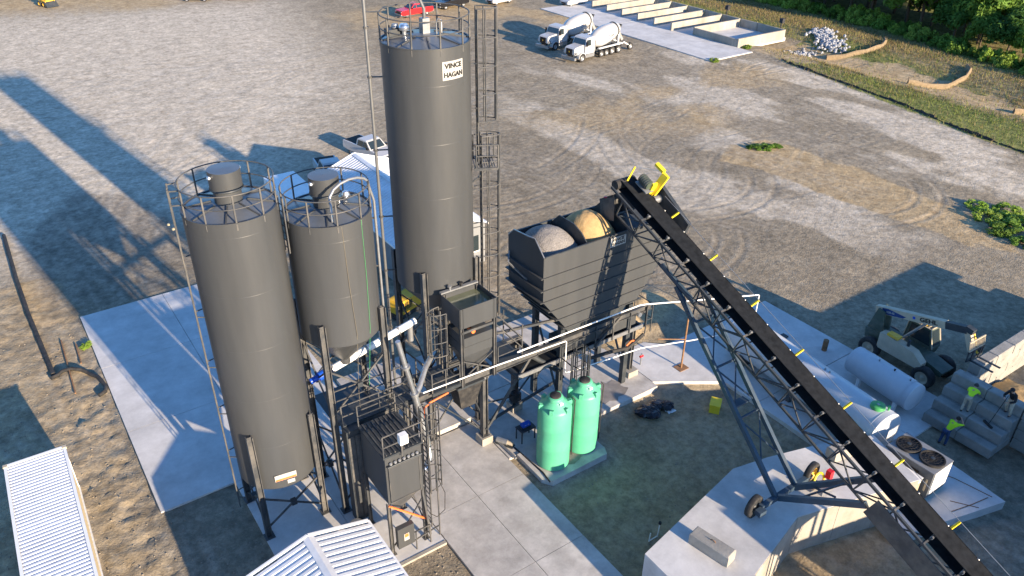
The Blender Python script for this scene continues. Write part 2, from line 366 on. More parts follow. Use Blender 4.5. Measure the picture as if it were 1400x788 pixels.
me.update(); me.validate()
for nm, a in (('m_sand', sand), ('m_pale', pale), ('m_dark', dark), ('m_grass', grass), ('m_track', tr*near), ('m_light', trl*near), ('m_dry', dry)):
    at = me.attributes.new(nm, 'FLOAT', 'POINT'); at.data.foreach_set('value', a.reshape(-1).astype(np.float32))
gm = bpy.data.materials.new('yard_ground'); gm.use_nodes = True; n = gm.node_tree.nodes; l = gm.node_tree.links
b = n['Principled BSDF']; b.inputs['Roughness'].default_value = .95; b.inputs['Specular IOR Level'].default_value = .1
geo = n.new('ShaderNodeNewGeometry')
def nz(sc, det=6, rg=.6, vec=None, off=0):
    t = n.new('ShaderNodeTexNoise'); t.inputs['Scale'].default_value = sc; t.inputs['Detail'].default_value = det; t.inputs['Roughness'].default_value = rg
    mp = n.new('ShaderNodeMapping'); mp.inputs['Location'].default_value = (off, off*.7, 0); l.new(vec or geo.outputs['Position'], mp.inputs[0]); l.new(mp.outputs[0], t.inputs['Vector']); return t.outputs['Fac']
def mixc(f, a, bb, mode='MIX'):
    m = n.new('ShaderNodeMix'); m.data_type = 'RGBA'; m.blend_type = mode
    for sock, v in ((0, f), (6, a), (7, bb)):
        if isinstance(v, tuple): m.inputs[sock].default_value = (*v, 1)
        elif isinstance(v, (int, float)): m.inputs[sock].default_value = v
        else: l.new(v, m.inputs[sock])
    return m.outputs[2]
def mrange(v, a, bb, c, d):
    m = n.new('ShaderNodeMapRange'); l.new(v, m.inputs[0]); m.inputs[1].default_value = a; m.inputs[2].default_value = bb; m.inputs[3].default_value = c; m.inputs[4].default_value = d; return m.outputs[0]
def mth(op, a, bb):
    m = n.new('ShaderNodeMath'); m.operation = op
    for k, v in ((0, a), (1, bb)):
        if isinstance(v, (int, float)): m.inputs[k].default_value = v
        else: l.new(v, m.inputs[k])
    return m.outputs[0]
def attr(nm):
    a = n.new('ShaderNodeAttribute'); a.attribute_name = nm; return a.outputs['Fac']
def edgy(nm, amt=.5):       # break up the soft mask with fine noise
    f = mth('ADD', attr(nm), mth('MULTIPLY', mth('SUBTRACT', nz(1.7, 6, .7, off=3), .5), amt)); return mth('MULTIPLY', mrange(f, .30, .62, 0, 1), mrange(attr(nm), 0, .15, 0, 1))
base = mixc(mrange(nz(.35, 8, .65), .32, .68, 0, 1), (.19, .156, .106), (.305, .255, .18))
base = mixc(mrange(nz(3.5, 6, .7, off=9), .4, .7, 0, .55), base, (.40, .345, .25))
base = mixc(mrange(nz(14, 3, .7, off=5), .55, .75, 0, .5), base, (.14, .125, .105))
pal = mixc(mth('MULTIPLY', attr('m_pale'), mrange(nz(.9, 7, .7, off=2), .3, .62, .35, 1)), base, (.62, .545, .43))
snd = mixc(mrange(nz(.8, 6, .65, off=7), .3, .7, 0, 1), (.33, .24, .13), (.48, .37, .22))
c1 = mixc(edgy('m_sand'), pal, snd)
drk = mixc(mrange(nz(1.1, 6, .7, off=1), .3, .7, 0, 1), (.09, .078, .06), (.19, .165, .13))
c2 = mixc(mth('MULTIPLY', attr('m_dark'), mrange(nz(.7, 6, .65, off=4), .25, .6, .55, 1)), c1, drk)
c3 = mixc(mth('MULTIPLY', attr('m_light'), mrange(nz(1.3, 4, .6, off=6), .35, .65, .0, .50)), c2, (.44, .39, .31))
c3 = mixc(mth('MULTIPLY', attr('m_track'), mrange(nz(2.5, 4, .6, off=16), .3, .7, .05, .40)), c3, (.16, .138, .11))
grs = mixc(mrange(nz(1.2, 7, .7, off=8), .35, .65, 0, 1), (.12, .14, .04), (.27, .26, .09))
grs = mixc(mrange(mth('ADD', attr('m_dry'), mth('MULTIPLY', mth('SUBTRACT', nz(.9, 6, .7, off=18), .5), .9)), .15, .6, 0, .95), grs, mixc(mrange(nz(2.0, 5, .7, off=28), .35, .65, 0, 1), (.19, .145, .08), (.38, .30, .165)))
c4 = mixc(edgy('m_grass', .35), c3, grs)
grain = mixc(1.0, c4, mrange(nz(2.4, 10, .78, off=21), .36, .64, .70, 1.30), 'MULTIPLY')
grain = mixc(1.0, grain, mrange(nz(.5, 9, .75, off=23), .36, .64, .84, 1.16), 'MULTIPLY')
l.new(grain, b.inputs['Base Color'])
hgt = mth('ADD', mth('MULTIPLY', nz(2.2, 8, .68, off=11), .10), mth('MULTIPLY', nz(11, 4, .65, off=12), .035))
vo = n.new('ShaderNodeTexVoronoi'); vo.inputs['Scale'].default_value = 7; l.new(geo.outputs['Position'], vo.inputs['Vector'])
hgt = mth('ADD', hgt, mth('MULTIPLY', vo.outputs['Distance'], .018))
bp = n.new('ShaderNodeBump'); bp.inputs['Strength'].default_value = .8; bp.inputs['Distance'].default_value = .75; l.new(hgt, bp.inputs['Height']); l.new(bp.outputs[0], b.inputs['Normal'])
me.materials.append(gm); gnd = bpy.data.objects.new('ground', me); COL.objects.link(gnd); gnd['kind'] = 'structure'
def gz(x, y):
    i = min(max(int(np.searchsorted(gx, x)), 1), len(gx)-1); j = min(max(int(np.searchsorted(gy, y)), 1), len(gy)-1)
    tx = (x-gx[i-1])/(gx[i]-gx[i-1]); ty = (y-gy[j-1])/(gy[j]-gy[j-1])
    return float((Z[i-1, j-1]*(1-tx)+Z[i, j-1]*tx)*(1-ty)+(Z[i-1, j]*(1-tx)+Z[i, j]*tx)*ty)

# ------------------------------------------------------------------ slabs
def pad(name, pieces, mat='concrete', z=0., depth=.34, gap=.012):
    p = bpy.data.objects.new(name, None); COL.objects.link(p); p['kind'] = 'structure'
    for q in pieces:
        if len(q) == 4 and not isinstance(q[0], tuple): q = [(q[0]+gap, q[2]+gap), (q[1]-gap, q[2]+gap), (q[1]-gap, q[3]-gap), (q[0]+gap, q[3]-gap)]
        MB().prism(q, z-depth+random.uniform(0, .003), z+random.uniform(-.004, .004), 'z').build('slab', mat, p)
    return p
pad('concrete_pad', [(x0, x1, y0, y1) for x0, x1 in ((1.75, 6.8), (6.8, 12.4)) for y0, y1 in ((30.55, 37.2), (37.2, 43.8), (43.8, 50.4))]+[(5.2, 8.6, 21.8, 30.54), (8.6, 11.78, 21.8, 30.54)], 'concrete_new')
ys = [-14+4.65*i for i in range(10)]
pad('truck_lane', [(x0, x1, a, bb) for x0, x1 in ((11.8, 14.4), (14.4, 17.05)) for a, bb in zip(ys[:-1], ys[1:])], 'concrete', .012)
pad('silo_footing_slab', [(12.45, 17.0, 27.95, 35.0)], 'concrete', .25, .5)
pad('plant_slab', [(17.06, 22.3, 24.42, 29.4), (17.06, 22.3, 29.42, 34.6), (22.3, 27.35, 24.55, 29.4), (22.3, 27.35, 29.42, 34.6)], 'concrete', .05, .6)
pad('side_slab', [[(27.37, 25.0), (30.7, 22.8), (31.9, 26.0), (29.6, 28.2), (27.37, 28.2)]], 'concrete_new', .06, .6)
pad('tank_slab', [[(17.5, 22.3), (17.9, 21.9), (21.3, 21.9), (21.5, 22.3), (21.5, 24.40), (17.5, 24.40)]], 'concrete', .12, .5)
pad('storage_slab', [[(30.8, 16.2), (35.4, 14.0), (35.4, 20.4), (30.8, 20.4)], (30.8, 35.4, 20.42, 27.3), (35.42, 39.7, 13.9, 20.4), (35.42, 39.7, 20.42, 27.3)], 'concrete_new', .02, .4)
pad('chiller_slab', [[(28.6, 10.4), (34.75, 8.8), (35.0, 11.0), (35.2, 13.5), (29.5, 13.6)]], 'concrete_new', .16, .6)
pad('bay_apron', [(80.7, 88.9, a, a+7.4) for a in (70.8, 78.2, 85.6, 93.0)]+[(88.92, 99.2, 73.6, 82.0), (88.92, 99.2, 82.0, 90.4), (88.92, 99.2, 90.4, 98.8), (88.92, 99.2, 98.8, 108)]+[(80.7, 88.9, 100.4, 108)], 'concrete_new', .03, .5)
# damp stains on the plant slab: thin sheets with their own ragged outline
def stain(cx, cy, rx, ry, z, seed, label):
    rs = random.Random(seed); k = 26; MB().quad(*[(cx+rx*math.cos(2*math.pi*i/k)*rs.uniform(.7, 1.1), cy+ry*math.sin(2*math.pi*i/k)*rs.uniform(.7, 1.1), z) for i in range(k)]).build('water_stain', 'wet_stain', None, 'structure', False)
stain(24.4, 25.8, 1.6, .95, .0585, 1, ''); stain(6.6, 24.3, 1.1, .8, .0085, 2, ''); stain(17.0+2.6, 22.7, .8, .45, .1285, 4, '')
# ------------------------------------------------------------------ silos
def pol(c, r, a, z): return (c[0]+r*math.cos(R(a)), c[1]+r*math.sin(R(a)), z)
def ladder(parent, base, out, side, z0, z1, w=.42, name='ladder', mat='steel_paint', rung=.3):
    # base: xy of ladder centre; out: unit xy away from the wall; side: unit xy along the rungs
    b = MB(); bx, by = base
    L = (bx-side[0]*w/2, by-side[1]*w/2); Rr = (bx+side[0]*w/2, by+side[1]*w/2)
    for p in (L, Rr): b.bar((p[0], p[1], z0), (p[0], p[1], z1), .06, .045)
    z = z0+.2
    while z < z1-.1: b.tube((L[0], L[1], z), (Rr[0], Rr[1], z), .020, 5, caps=False); z += rung
    return b.build(name, mat, parent)
def cage(parent, base, out, side, z0, z1, w=.62, d=.72, step=1.0, mat='steel_paint'):
    b = MB(); bx, by = base; n = 9
    def pt(i, z):
        t = math.pi*i/(n-1); return (bx+side[0]*math.cos(t)*w/2+out[0]*math.sin(t)*d, by+side[1]*math.cos(t)*w/2+out[1]*math.sin(t)*d, z)
    z = z1
    while z > z0-.01: b.path([pt(i, z) for i in range(n)], .028, 5); z -= step
    for i in (0, 1, 3, 4, 5, 7, 8): b.bar(pt(i, z0), pt(i, z1), .05, .035)
    return b.build('ladder_cage', mat, parent)
def guard(parent, c, r, z, h=1.07, posts=10, a0=0, a1=360, base=-.25, start=8):
    b = MB()
    for zz in (h, h*.52): b.arc(c, r, a0, a1, .024, z+zz, 6, 48)
    k = posts if a1-a0 >= 359 else posts+1
    for i in range(k):
        a = a0+start+(a1-a0)*i/posts; p = pol(c, r, a, z+base); q = pol(c, r, a, z+h); b.bar(p, q, .055, .055)
    return b.build('guard_rail', 'steel_paint', parent)
def topfilter(parent, c, z, r=.58, h=1.25):
    b = MB().lathe([(r*.86, 0), (r*.86, h*.42)], 28, (*c, z)); o = b.build('filter_base', 'silo_paint', parent)
    b = MB().lathe([(r, h*.42), (r, h)], 28, (*c, z)); MB().lathe([(r, h), (.01, h+.02)], 28, (*c, z)).build('filter_cap', 'roof_sky_tint', parent); b.lathe([(r*.86, h*.42), (r, h*.42)], 28, (*c, z)); f = b.build('filter_body', 'silo_paint', parent)
    MB().lathe([(r*1.02, h*.40), (r*1.05, h*.43), (r*1.02, h*.46)], 28, (*c, z)).build('flange_ring', 'dark_steel', f)
    for a in (20, 60, 200): MB().lathe([(0.001, .09), (.07, .06), (.09, 0), (.06, -.05), (.001, -.06)], 10, pol(c, r+.06, a, z+h*.86)).build('pulse_valve', 'bright_metal', f)
    return f
def silo(name, label, c, r, zb, zt, leg_top, leg_half, cone=1.9, leg_z0=0., tiers=((.4, 2.6),), ladder_a=168, lad_z0=.9, wet=None):
    t = thing(name, label, 'silo', (c[0], c[1], 0)); c0 = (0., 0.)
    sh = MB().lathe([(r, zb), (r, zt)], 72).build('shell', 'silo_paint', t)
    z = zb+2.3; k = 0
    while z < zt-.5:
        MB().lathe([(r, z-.010), (r+.003, z), (r, z+.010)], 72).build('weld_seam', 'silo_paint', sh); z += 2.45
    b = MB().lathe([(r, zt), (r+.03, zt+.004), (r+.03, zt+.05), (r-.04, zt+.05), (r-.04, zt+.012)], 72); b.build('rim', 'silo_paint', t)
    rf = MB().lathe([(r-.04, zt+.012), (.25, zt+.26), (.001, zt+.27)], 64).build('roof', 'roof_sky_tint', t)
    for i in range(8):
        a = 22.5+45*i; p = pol(c0, .62, a, zt+.235); q = pol(c0, r-.06, a, zt+.035); MB().bar(p, q, .05, .05).build('roof_rib', 'silo_paint', rf)
    MB().lathe([(r, zb), (r*.98, zb-.05), (.22, zb-cone), (.22, zb-cone-.25), (.001, zb-cone-.25)], 48).build('cone', 'silo_paint', t)
    LP = [(sx*leg_half, sy*leg_half) for sx in (-1, 1) for sy in (-1, 1)]
    for x, y in LP:
        b = MB().ibeam((x, y, leg_z0), (x, y, leg_top), .26, .26, .03, (1, 0, 0)); b.box(x-.22, x+.22, y-.22, y+.22, leg_z0, leg_z0+.04)
        g = math.hypot(x, y); ux, uy = x/g, y/g
        lg = b.build('leg', 'steel_paint', t)
        b = MB(); b.prism([(0, 0), (.20, 0), (.26, .9), (0, 1.1)], -.012, .012, 'y'); 
        b.xf(frameM((x-ux*.30, y-uy*.30, leg_top-1.2), (ux, uy, 0), (-uy, ux, 0))).build('gusset', 'steel_paint', lg)
    for z0, z1 in tiers:
        for i, j in ((0, 1), (0, 2), (1, 3), (2, 3)):
            A, B = LP[i], LP[j]
            MB().bar((*A, z0), (*B, z1), .07, .07).bar((*B, z0), (*A, z1), .07, .07).split('cross_brace', 'steel_paint', t)
            m = ((A[0]+B[0])/2, (A[1]+B[1])/2, (z0+z1)/2); MB().box(m[0]-.12, m[0]+.12, m[1]-.12, m[1]+.12, m[2]-.12, m[2]+.12).build('gusset', 'dark_steel', t)
    guard(t, c0, r-.02, zt, posts=10)
    topfilter(t, (0, 0), zt+.2)
    if ladder_a is not None:
        o = (math.cos(R(ladder_a)), math.sin(R(ladder_a))); s = (-o[1], o[0]); base = (o[0]*(r+.28), o[1]*(r+.28))
        ld_ = ladder(t, base, o, s, lad_z0, zt+1.1)
        z = lad_z0+.6; b = MB()
        while z < zt:
            for e in (-.21, .21): b.bar((base[0]+s[0]*e, base[1]+s[1]*e, z), (o[0]*(r-.02)+s[0]*e*1.6, o[1]*(r-.02)+s[1]*e*1.6, z), .035, .035)
            z += 2.4
        b.split('standoff', 'steel_paint', ld_)
        # landing rail beside the ladder head
        b = MB()
        for e in (-.33, .33):
            for zz in (.45, 1.0): b.bar((base[0]+s[0]*e, base[1]+s[1]*e, zt+zz), (o[0]*(r-.1)+s[0]*e*1.2, o[1]*(r-.1)+s[1]*e*1.2, zt+zz), .045, .045)
            b.bar((base[0]+s[0]*e, base[1]+s[1]*e, zt-.3), (base[0]+s[0]*e, base[1]+s[1]*e, zt+1.05), .05, .05)
        b.build('gate_rail', 'steel_paint', ld_)
        for k, zz in enumerate((.62, .40)):
            MB().lathe([(.001, .05), (.06, .03), (.06, -.03), (.001, -.05)], 10, (base[0]-s[0]*.28*(1-2*k)*1+o[0]*.1, base[1]-s[1]*.28+o[1]*.1, zt-zz-.1)).build('lamp', 'cream', ld_)
    return t
# left silo
sL = silo('cement_silo', 'charcoal cement silo with ladder on its side, standing at the pad beside dark gravel', (6.72, 27.72), 1.70, 2.75, 15.4, 5.8, 1.33, 1.0, 0., ((.5, 2.3),), 168, .9)
b = MB(); pl = text_mb('DANGER', .17, .004, 1.1, .004)
aS = 262; o_ = (math.cos(R(aS)), math.sin(R(aS)), 0); s_ = (-o_[1], o_[0], 0)
st = MB().box(-.46, .46, -.16, .16, 0, .01).xf(frameM((o_[0]*1.708, o_[1]*1.708, 3.35), s_, (0, 0, 1))).build('warning_sticker', 'sign_white', sL)
MB().box(-.44, .44, -.15, -.06, .010, .014).xf(frameM((o_[0]*1.708, o_[1]*1.708, 3.35), s_, (0, 0, 1))).build('sticker_band', 'orange', st)
MB().box(-.16, .16, -.10, .10, 0, .012).xf(frameM((o_[0]*1.71+s_[0]*.2, o_[1]*1.71+s_[1]*.2, 3.02), s_, (0, 0, 1))).build('tag_plate', 'sign_white', sL)
# middle silo with bent fill pipe
sM = silo('cement_silo', 'shorter charcoal cement silo with bent fill pipe arching over its roof', (10.22, 27.25), 1.70, 9.1, 14.5, 10.2, 1.33, 1.7, 0., ((.5, 3.2), (5.6, 8.0)), None)
arcp = [(-.35, -1.35, 14.6), (-.33, -1.3, 15.3)]
for i in range(9):
    t_ = i/8; a_ = math.pi*(1-t_); arcp.append((.72+(1.05)*math.cos(a_)-.02*i, -1.25+.75*t_, 15.3+.62*math.sin(a_)))
arcp += [(1.80, -.45, 14.6), (1.82, -.42, 12.0), (1.84, -.40, 8.0), (1.86, -.4, .2)]
MB().path(arcp, .055, 10).build('fill_pipe', 'galv', sM)
b = MB()
for z in (13.8, 11.6, 9.6): b.bar((1.66, -.3, z), (1.84, -.42, z), .05, .05)
b.split('pipe_bracket', 'steel_paint', sM)
MB().path([(-.15, -1.69, 14.5), (-.12, -1.73, 12), (-.02, -1.74, 9.6), (-.02, -1.2, 6.2), (-.05, -1.0, .3)], .009, 5).build('rope', 'rope', sM)
MB().path([(.72, -1.54, 14.5), (.70, -1.58, 12), (.62, -1.62, 9.6), (.50, -1.2, 6.4)], .008, 5).build('hose', 'green_lid', sM)
MB().lathe([(.001, .22), (.12, .20), (.17, .08), (.17, 0)], 14, (.95, .3, 14.72)).build('roof_vent', 'bright_metal', sM)
MB().lathe([(.05, .0), (.05, .12), (.001, .13)], 8, (.45, -.2, 14.75)).build('level_sensor', 'bright_metal', sM)
ladder(sM, (-1.86, -.25), (-1, 0), (.13, -.99), 13.3, 15.6, .36)
# tall silo
sB = silo('tall_cement_silo', 'tall charcoal cement silo with a lettered sign near its top', (15.92, 29.1), 1.83, 8.8, 19.9, 10.0, 1.40, 1.9, .25, ((.6, 4.2), (4.6, 7.6)), None)
for ch in list(sB.children):
    if ch.name.startswith('filter'):
        for g in list(ch.children): bpy.data.objects.remove(g)
        bpy.data.objects.remove(ch)
MB().box(-.16, .16, -.16, .16, 20.1, 20.75).build('inlet_box', 'galv', sB)
MB().path([(0, 0, 20.7), (0, 0, 21.1), (-.10, .12, 21.45), (-.55, .55, 22.0), (-1.2, 1.0, 22.7), (-1.7, 1.3, 23.05), (-2.0, 1.3, 23.0), (-2.06, 1.15, 22.6), (-2.06, 1.13, .3)], .07, 12).build('fill_pipe', 'pipe_grey', sB)
b = MB()
for z in (21.0, 18.4, 15.2, 12, 9.2): b.bar((-1.5, .85, z), (-2.05, 1.12, z), .05, .05)
b.split('pipe_bracket', 'steel_paint', sB)
b = MB()
for z in (20.4, 18.4, 15.2, 12.0, 9.2, 6.): b.lathe([(.086, -.04), (.11, -.04), (.11, .04), (.086, .04)], 12, (-2.06, 1.13, z))
b.split('pipe_clamp', 'steel_paint', sB)
MB().lathe([(.001, .5), (.16, .48), (.22, .36), (.20, .25), (.09, .2), (.09, 0)], 16, (-.75, .35, 20.05)).build('relief_valve', 'bright_metal', sB)
MB().lathe([(.001, .5), (.12, .48), (.16, .36), (.07, .2), (.07, 0)], 14, (-.95, .75, 20.0)).build('relief_valve', 'galv', sB)
MB().box(-1.35, -.75, .5, .95, 20.05, 20.32).build('hatch', 'dark_steel', sB)
b = MB().path([(.35, -.35, 20.1), (.35, -.35, 20.6), (.40, -.42, 20.75), (.5, -.5, 20.7), (.5, -.5, 20.12)], .03, 6); b.build('vent_goose_neck', 'galv', sB)
# sign plate
aS = 277; o_ = Vector((math.cos(R(aS)), math.sin(R(aS)), 0)); s_ = Vector((-o_[1], o_[0], 0)); up_ = Vector((0, 0, 1))
def curved_plate(w, h, z, rad, mat, name, parent, a, th=.012):
    b = MB(); k = 8
    for i in range(k):
        a0 = R(a)+(-.5+i/k)*w/rad; a1 = R(a)+(-.5+(i+1)/k)*w/rad
        P = lambda t, rr, zz: (rr*math.cos(t), rr*math.sin(t), zz)
        b.quad(P(a0, rad+th, z-h/2), P(a1, rad+th, z-h/2), P(a1, rad+th, z+h/2), P(a0, rad+th, z+h/2))
        b.quad(P(a0, rad, z+h/2), P(a0, rad+th, z+h/2), P(a1, rad+th, z+h/2), P(a1, rad, z+h/2)); b.quad(P(a0, rad, z-h/2), P(a1, rad, z-h/2), P(a1, rad+th, z-h/2), P(a0, rad+th, z-h/2))
    return b.build(name, mat, parent, None, False)
SW = 1.02; SHT = .74; SZ = 19.05
sg = curved_plate(SW, SHT, SZ, 1.835, 'sign_white', 'sign', sB, aS)
def wrap_text(tx, size, zc, rad, a, sx, bold):
    tb = text_mb(tx, size, .003, sx, bold); tb.v = [((rad+.016+p[2])*math.cos(R(a)+p[0]/rad), (rad+.016+p[2])*math.sin(R(a)+p[0]/rad), zc+p[1]) for p in tb.v]; return tb
wrap_text('VINCE', .27, SZ+.18, 1.847, aS, 1.08, .010).build('lettering', 'sign_black', sg)
wrap_text('HAGAN', .27, SZ-.17, 1.847, aS, .96, .010).build('lettering', 'sign_black', sg)
MB().xf(Matrix()).add([((1.862)*math.cos(R(aS)+t/1.85), 1.862*math.sin(R(aS)+t/1.85), SZ+.005+dz) for t, dz in ((-.45, -.008), (.45, -.008), (.45, .008), (-.45, .008))], [(0, 1, 2, 3)]).build('divider_line', 'sign_black', sg)
# caged ladders, right hand side
aL = 334; o_ = (math.cos(R(aL)), math.sin(R(aL))); s_ = (-o_[1], o_[0]); base = (o_[0]*2.10, o_[1]*2.10)
ld1 = ladder(sB, base, o_, s_, 14.4, 21.0); cage(ld1, base, o_, s_, 16.4, 21.1, .74, .85, 1.17)
base2 = (o_[0]*2.25+s_[0]*.15, o_[1]*2.25+s_[1]*.15)
ld2 = ladder(sB, base2, o_, s_, 4.6, 15.7); cage(ld2, base2, o_, s_, 6.2, 15.7, .74, .85, 1.19)
b = MB().bar((o_[0]*1.84-s_[0]*.7, o_[1]*1.84-s_[1]*.7, 14.4), (o_[0]*2.9-s_[0]*.7, o_[1]*2.9-s_[1]*.7, 14.4), .08, .12).bar((o_[0]*1.84+s_[0]*.7, o_[1]*1.84+s_[1]*.7, 14.4), (o_[0]*2.9+s_[0]*.7, o_[1]*2.9+s_[1]*.7, 14.4), .08, .12)
for k in range(9): b.bar((o_[0]*(1.9+.11*k)-s_[0]*.7, o_[1]*(1.9+.11*k)-s_[1]*.7, 14.47), (o_[0]*(1.9+.11*k)+s_[0]*.7, o_[1]*(1.9+.11*k)+s_[1]*.7, 14.47), .04, .03)
b.bar((o_[0]*1.84, o_[1]*1.84, 13.5), (o_[0]*2.8, o_[1]*2.8, 14.35), .06, .06)
for e in (-.7, .7):
    for rr in (1.95, 2.9): b.bar((o_[0]*rr+s_[0]*e, o_[1]*rr+s_[1]*e, 14.4), (o_[0]*rr+s_[0]*e, o_[1]*rr+s_[1]*e, 15.5), .05, .05)
    for zz in (15.0, 15.5): b.bar((o_[0]*1.95+s_[0]*e, o_[1]*1.95+s_[1]*e, zz), (o_[0]*2.9+s_[0]*e, o_[1]*2.9+s_[1]*e, zz), .045, .045)
b.build('rest_platform', 'steel_paint', sB)
b = MB(); z = 5.6
while z < 20.5:
    rr = 2.10 if z > 14.4 else 2.25; sh_ = 0 if z > 14.4 else .15
    for e in (-.21, .21): b.bar((o_[0]*1.82+s_[0]*e, o_[1]*1.82+s_[1]*e, z), (o_[0]*rr+s_[0]*(e+sh_), o_[1]*rr+s_[1]*(e+sh_), z), .035, .035)
    z += 1.9
b.split('standoff', 'steel_paint', sB)

# ------------------------------------------------------------------ batching tower and long platform frame
bt = thing('batching_tower', 'open steel weigh tower with a water filled tank on top, below the tall silo', 'weigh tower', (0, 0, 0))
PX = (15.1, 16.88); PY = (25.5, 26.95)
for x in PX:
    for y in PY: MB().ibeam((x, y, 4.7), (x, y, 9.05), .16, .16, .022, (1, 0, 0)).build('post', 'steel_paint', bt)
X0, X1, Y0, Y1, T0, T1 = 15.0, 16.98, 25.42, 27.03, 8.02, 9.06
tk = MB().box(X0, X1, Y0, Y0+.03, T0, T1).box(X0, X1, Y1-.03, Y1, T0, T1).box(X0, X0+.03, Y0+.03, Y1-.03, T0, T1).box(X1-.03, X1, Y0+.03, Y1-.03, T0, T1).box(X0+.03, X1-.03, Y0+.03, Y1-.03, T0, T0+.04).build('water_tank', 'silo_paint', bt)
MB().quad((X0+.03, Y0+.03, 8.80), (X1-.03, Y0+.03, 8.80), (X1-.03, Y1-.03, 8.80), (X0+.03, Y1-.03, 8.80)).build('water_surface', 'water', tk)
MB().bar((X0, Y1+.06, T1+.03), (X1, Y1+.06, T1+.03), .18, .10).build('rim_channel', 'galv', tk)
for x in (15.5, 16.1): MB().lathe([(.05, 0), (.05, .16), (.10, .17), (.10, .22), (.001, .23)], 10, (x, Y1+.05, T1+.06)).build('valve', 'galv' if x < 16 else 'rubber', tk)
MB().tube((15.75, 25.5, 7.62), (15.75, 25.9, 7.62), .10, 12).build('gauge', 'orange', bt)
for k, (z0, z1) in enumerate(((6.95, 7.42), (6.42, 6.92))):
    MB().box(15.22, 16.75, 25.46+.02*k, 26.9, z0, z1).build('hopper_panel', 'silo_paint', bt)
MB().add([(15.22, 25.5, 6.40), (16.75, 25.5, 6.40), (16.75, 26.9, 6.40), (15.22, 26.9, 6.40), (15.6, 25.9, 5.35), (16.4, 25.9, 5.35), (16.4, 26.6, 5.35), (15.6, 26.6, 5.35)], [(0,1,5,4),(1,2,6,5),(2,3,7,6),(3,0,4,7),(4,5,6,7)]).build('discharge_cone', 'silo_paint', bt)
b = MB()
for y in PY: b.bar((PX[0], y, 5.15), (PX[1], y, 6.2), .05, .05).bar((PX[1], y, 5.15), (PX[0], y, 6.2), .05, .05)
b.split('cross_brace', 'steel_paint', bt)
MB().bar((15.1, 25.5, 7.75), (16.88, 25.5, 7.75), .08, .12).bar((15.1, 26.95, 7.75), (16.88, 26.95, 7.75), .08, .12).split('tank_beam', 'steel_paint', bt)
lt = ladder(bt, (14.62, 26.3), (-1, 0), (0, 1), 4.9, 8.6, .42); cage(lt, (14.62, 26.3), (-1, 0), (0, 1), 6.5, 8.75, .7, .75, .75)
# ladder platform on the left of the tower
pf = MB().box(13.45, 14.98, 25.45, 27.0, 5.02, 5.08).bar((13.45, 25.45, 4.98), (14.98, 25.45, 4.98), .06, .16).bar((13.45, 27, 4.98), (14.98, 27, 4.98), .06, .16)
pf.build('platform_deck', 'dark_steel', bt)
b = MB()
for p in ((13.48, 25.48), (14.2, 25.48), (14.95, 25.48), (13.48, 26.98), (13.48, 26.2)): b.bar((*p, 5.05), (*p, 6.15), .05, .05)
for zz in (5.6, 6.15): b.bar((13.48, 25.48, zz), (14.95, 25.48, zz), .045, .045).bar((13.48, 25.48, zz), (13.48, 26.98, zz), .045, .045)
b.build('guard_rail', 'steel_paint', bt)
# walkway right of the tower
MB().box(17.1, 18.6, 25.6, 27.2, 5.02, 5.08).build('platform_deck', 'dark_steel', bt)
b = MB()
for p in ((17.15, 25.6), (18.55, 25.6), (18.55, 27.2), (18.0, 27.2)): b.bar((*p, 5.05), (*p, 6.9 if p[0] > 18.2 else 6.15), .05, .05)
for zz in (5.6, 6.15): b.bar((17.15, 25.6, zz), (18.55, 25.6, zz), .045, .045).bar((18.55, 25.6, zz), (18.55, 27.2, zz), .045, .045)
b.bar((16.95, 25.55, 8.2), (18.55, 25.6, 6.15), .045, .045).bar((16.95, 25.55, 7.6), (18.55, 25.6, 5.6), .045, .045)
b.build('stair_rail', 'steel_paint', bt)

fr = thing('plant_platform_frame', 'long charcoal steel platform frame on braced columns under the weigh tower and bin', 'steel frame', (0, 0, 0))
MB().ibeam((12.9, 25.75, 4.82), (19.6, 25.75, 4.82), .22, .40, .03).build('main_beam', 'steel_paint', fr)
MB().ibeam((12.9, 27.2, 4.82), (19.6, 27.2, 4.82), .22, .40, .03).build('main_beam', 'steel_paint', fr)
MB().ibeam((19.6, 25.75, 4.84), (27.0, 25.75, 4.84), .20, .34, .03).build('main_beam', 'steel_paint', fr)
for x in (12.95, 15.1, 16.9, 19.4): MB().ibeam((x, 25.85, 4.80), (x, 27.1, 4.80), .14, .26, .025).build('cross_beam', 'steel_paint', fr)
COLS = [(16.75, 26.25, 0.05), (13.05, 27.4, .25), (19.5, 27.5, .08), (16.75, 30.6, .25)]
for x, y, z in COLS:
    lg = MB().ibeam((x, y, z+.4), (x, y, 4.62), .30, .30, .035, (1, 0, 0)).box(x-.22, x+.22, y-.22, y+.22, z+.38, z+.42).build('column', 'steel_paint', fr)
    MB().box(x-.32, x+.32, y-.32, y+.32, z-.2, z+.4).build('pedestal', 'concrete_wall', lg)
b = MB().bar((16.85, 26.2, .8), (19.3, 25.9, 4.5), .12, .12); b.split('brace', 'steel_paint', fr)
b = MB().bar((16.7, 26.4, .7), (13.2, 27.3, 4.4), .07, .07); b.split('brace', 'dark_steel', fr)
b = MB().bar((16.85, 26.2, 1.2), (22.5, 27.1, 1.2), .12, .12).bar((16.9, 26.3, 2.4), (19.5, 27.4, 1.0), .07, .07); b.split('tie', 'dark_steel', fr)
b = MB().bar((19.5, 27.4, 1.0), (22.6, 27.2, 4.5), .07, .07).bar((19.5, 27.4, 4.4), (22.6, 27.2, 1.0), .07, .07).bar((16.9, 26.3, 1.1), (16.75, 30.5, 4.3), .07, .07).bar((16.75, 30.5, 1.1), (16.9, 26.3, 4.3), .07, .07)
b.split('brace', 'dark_steel', fr)
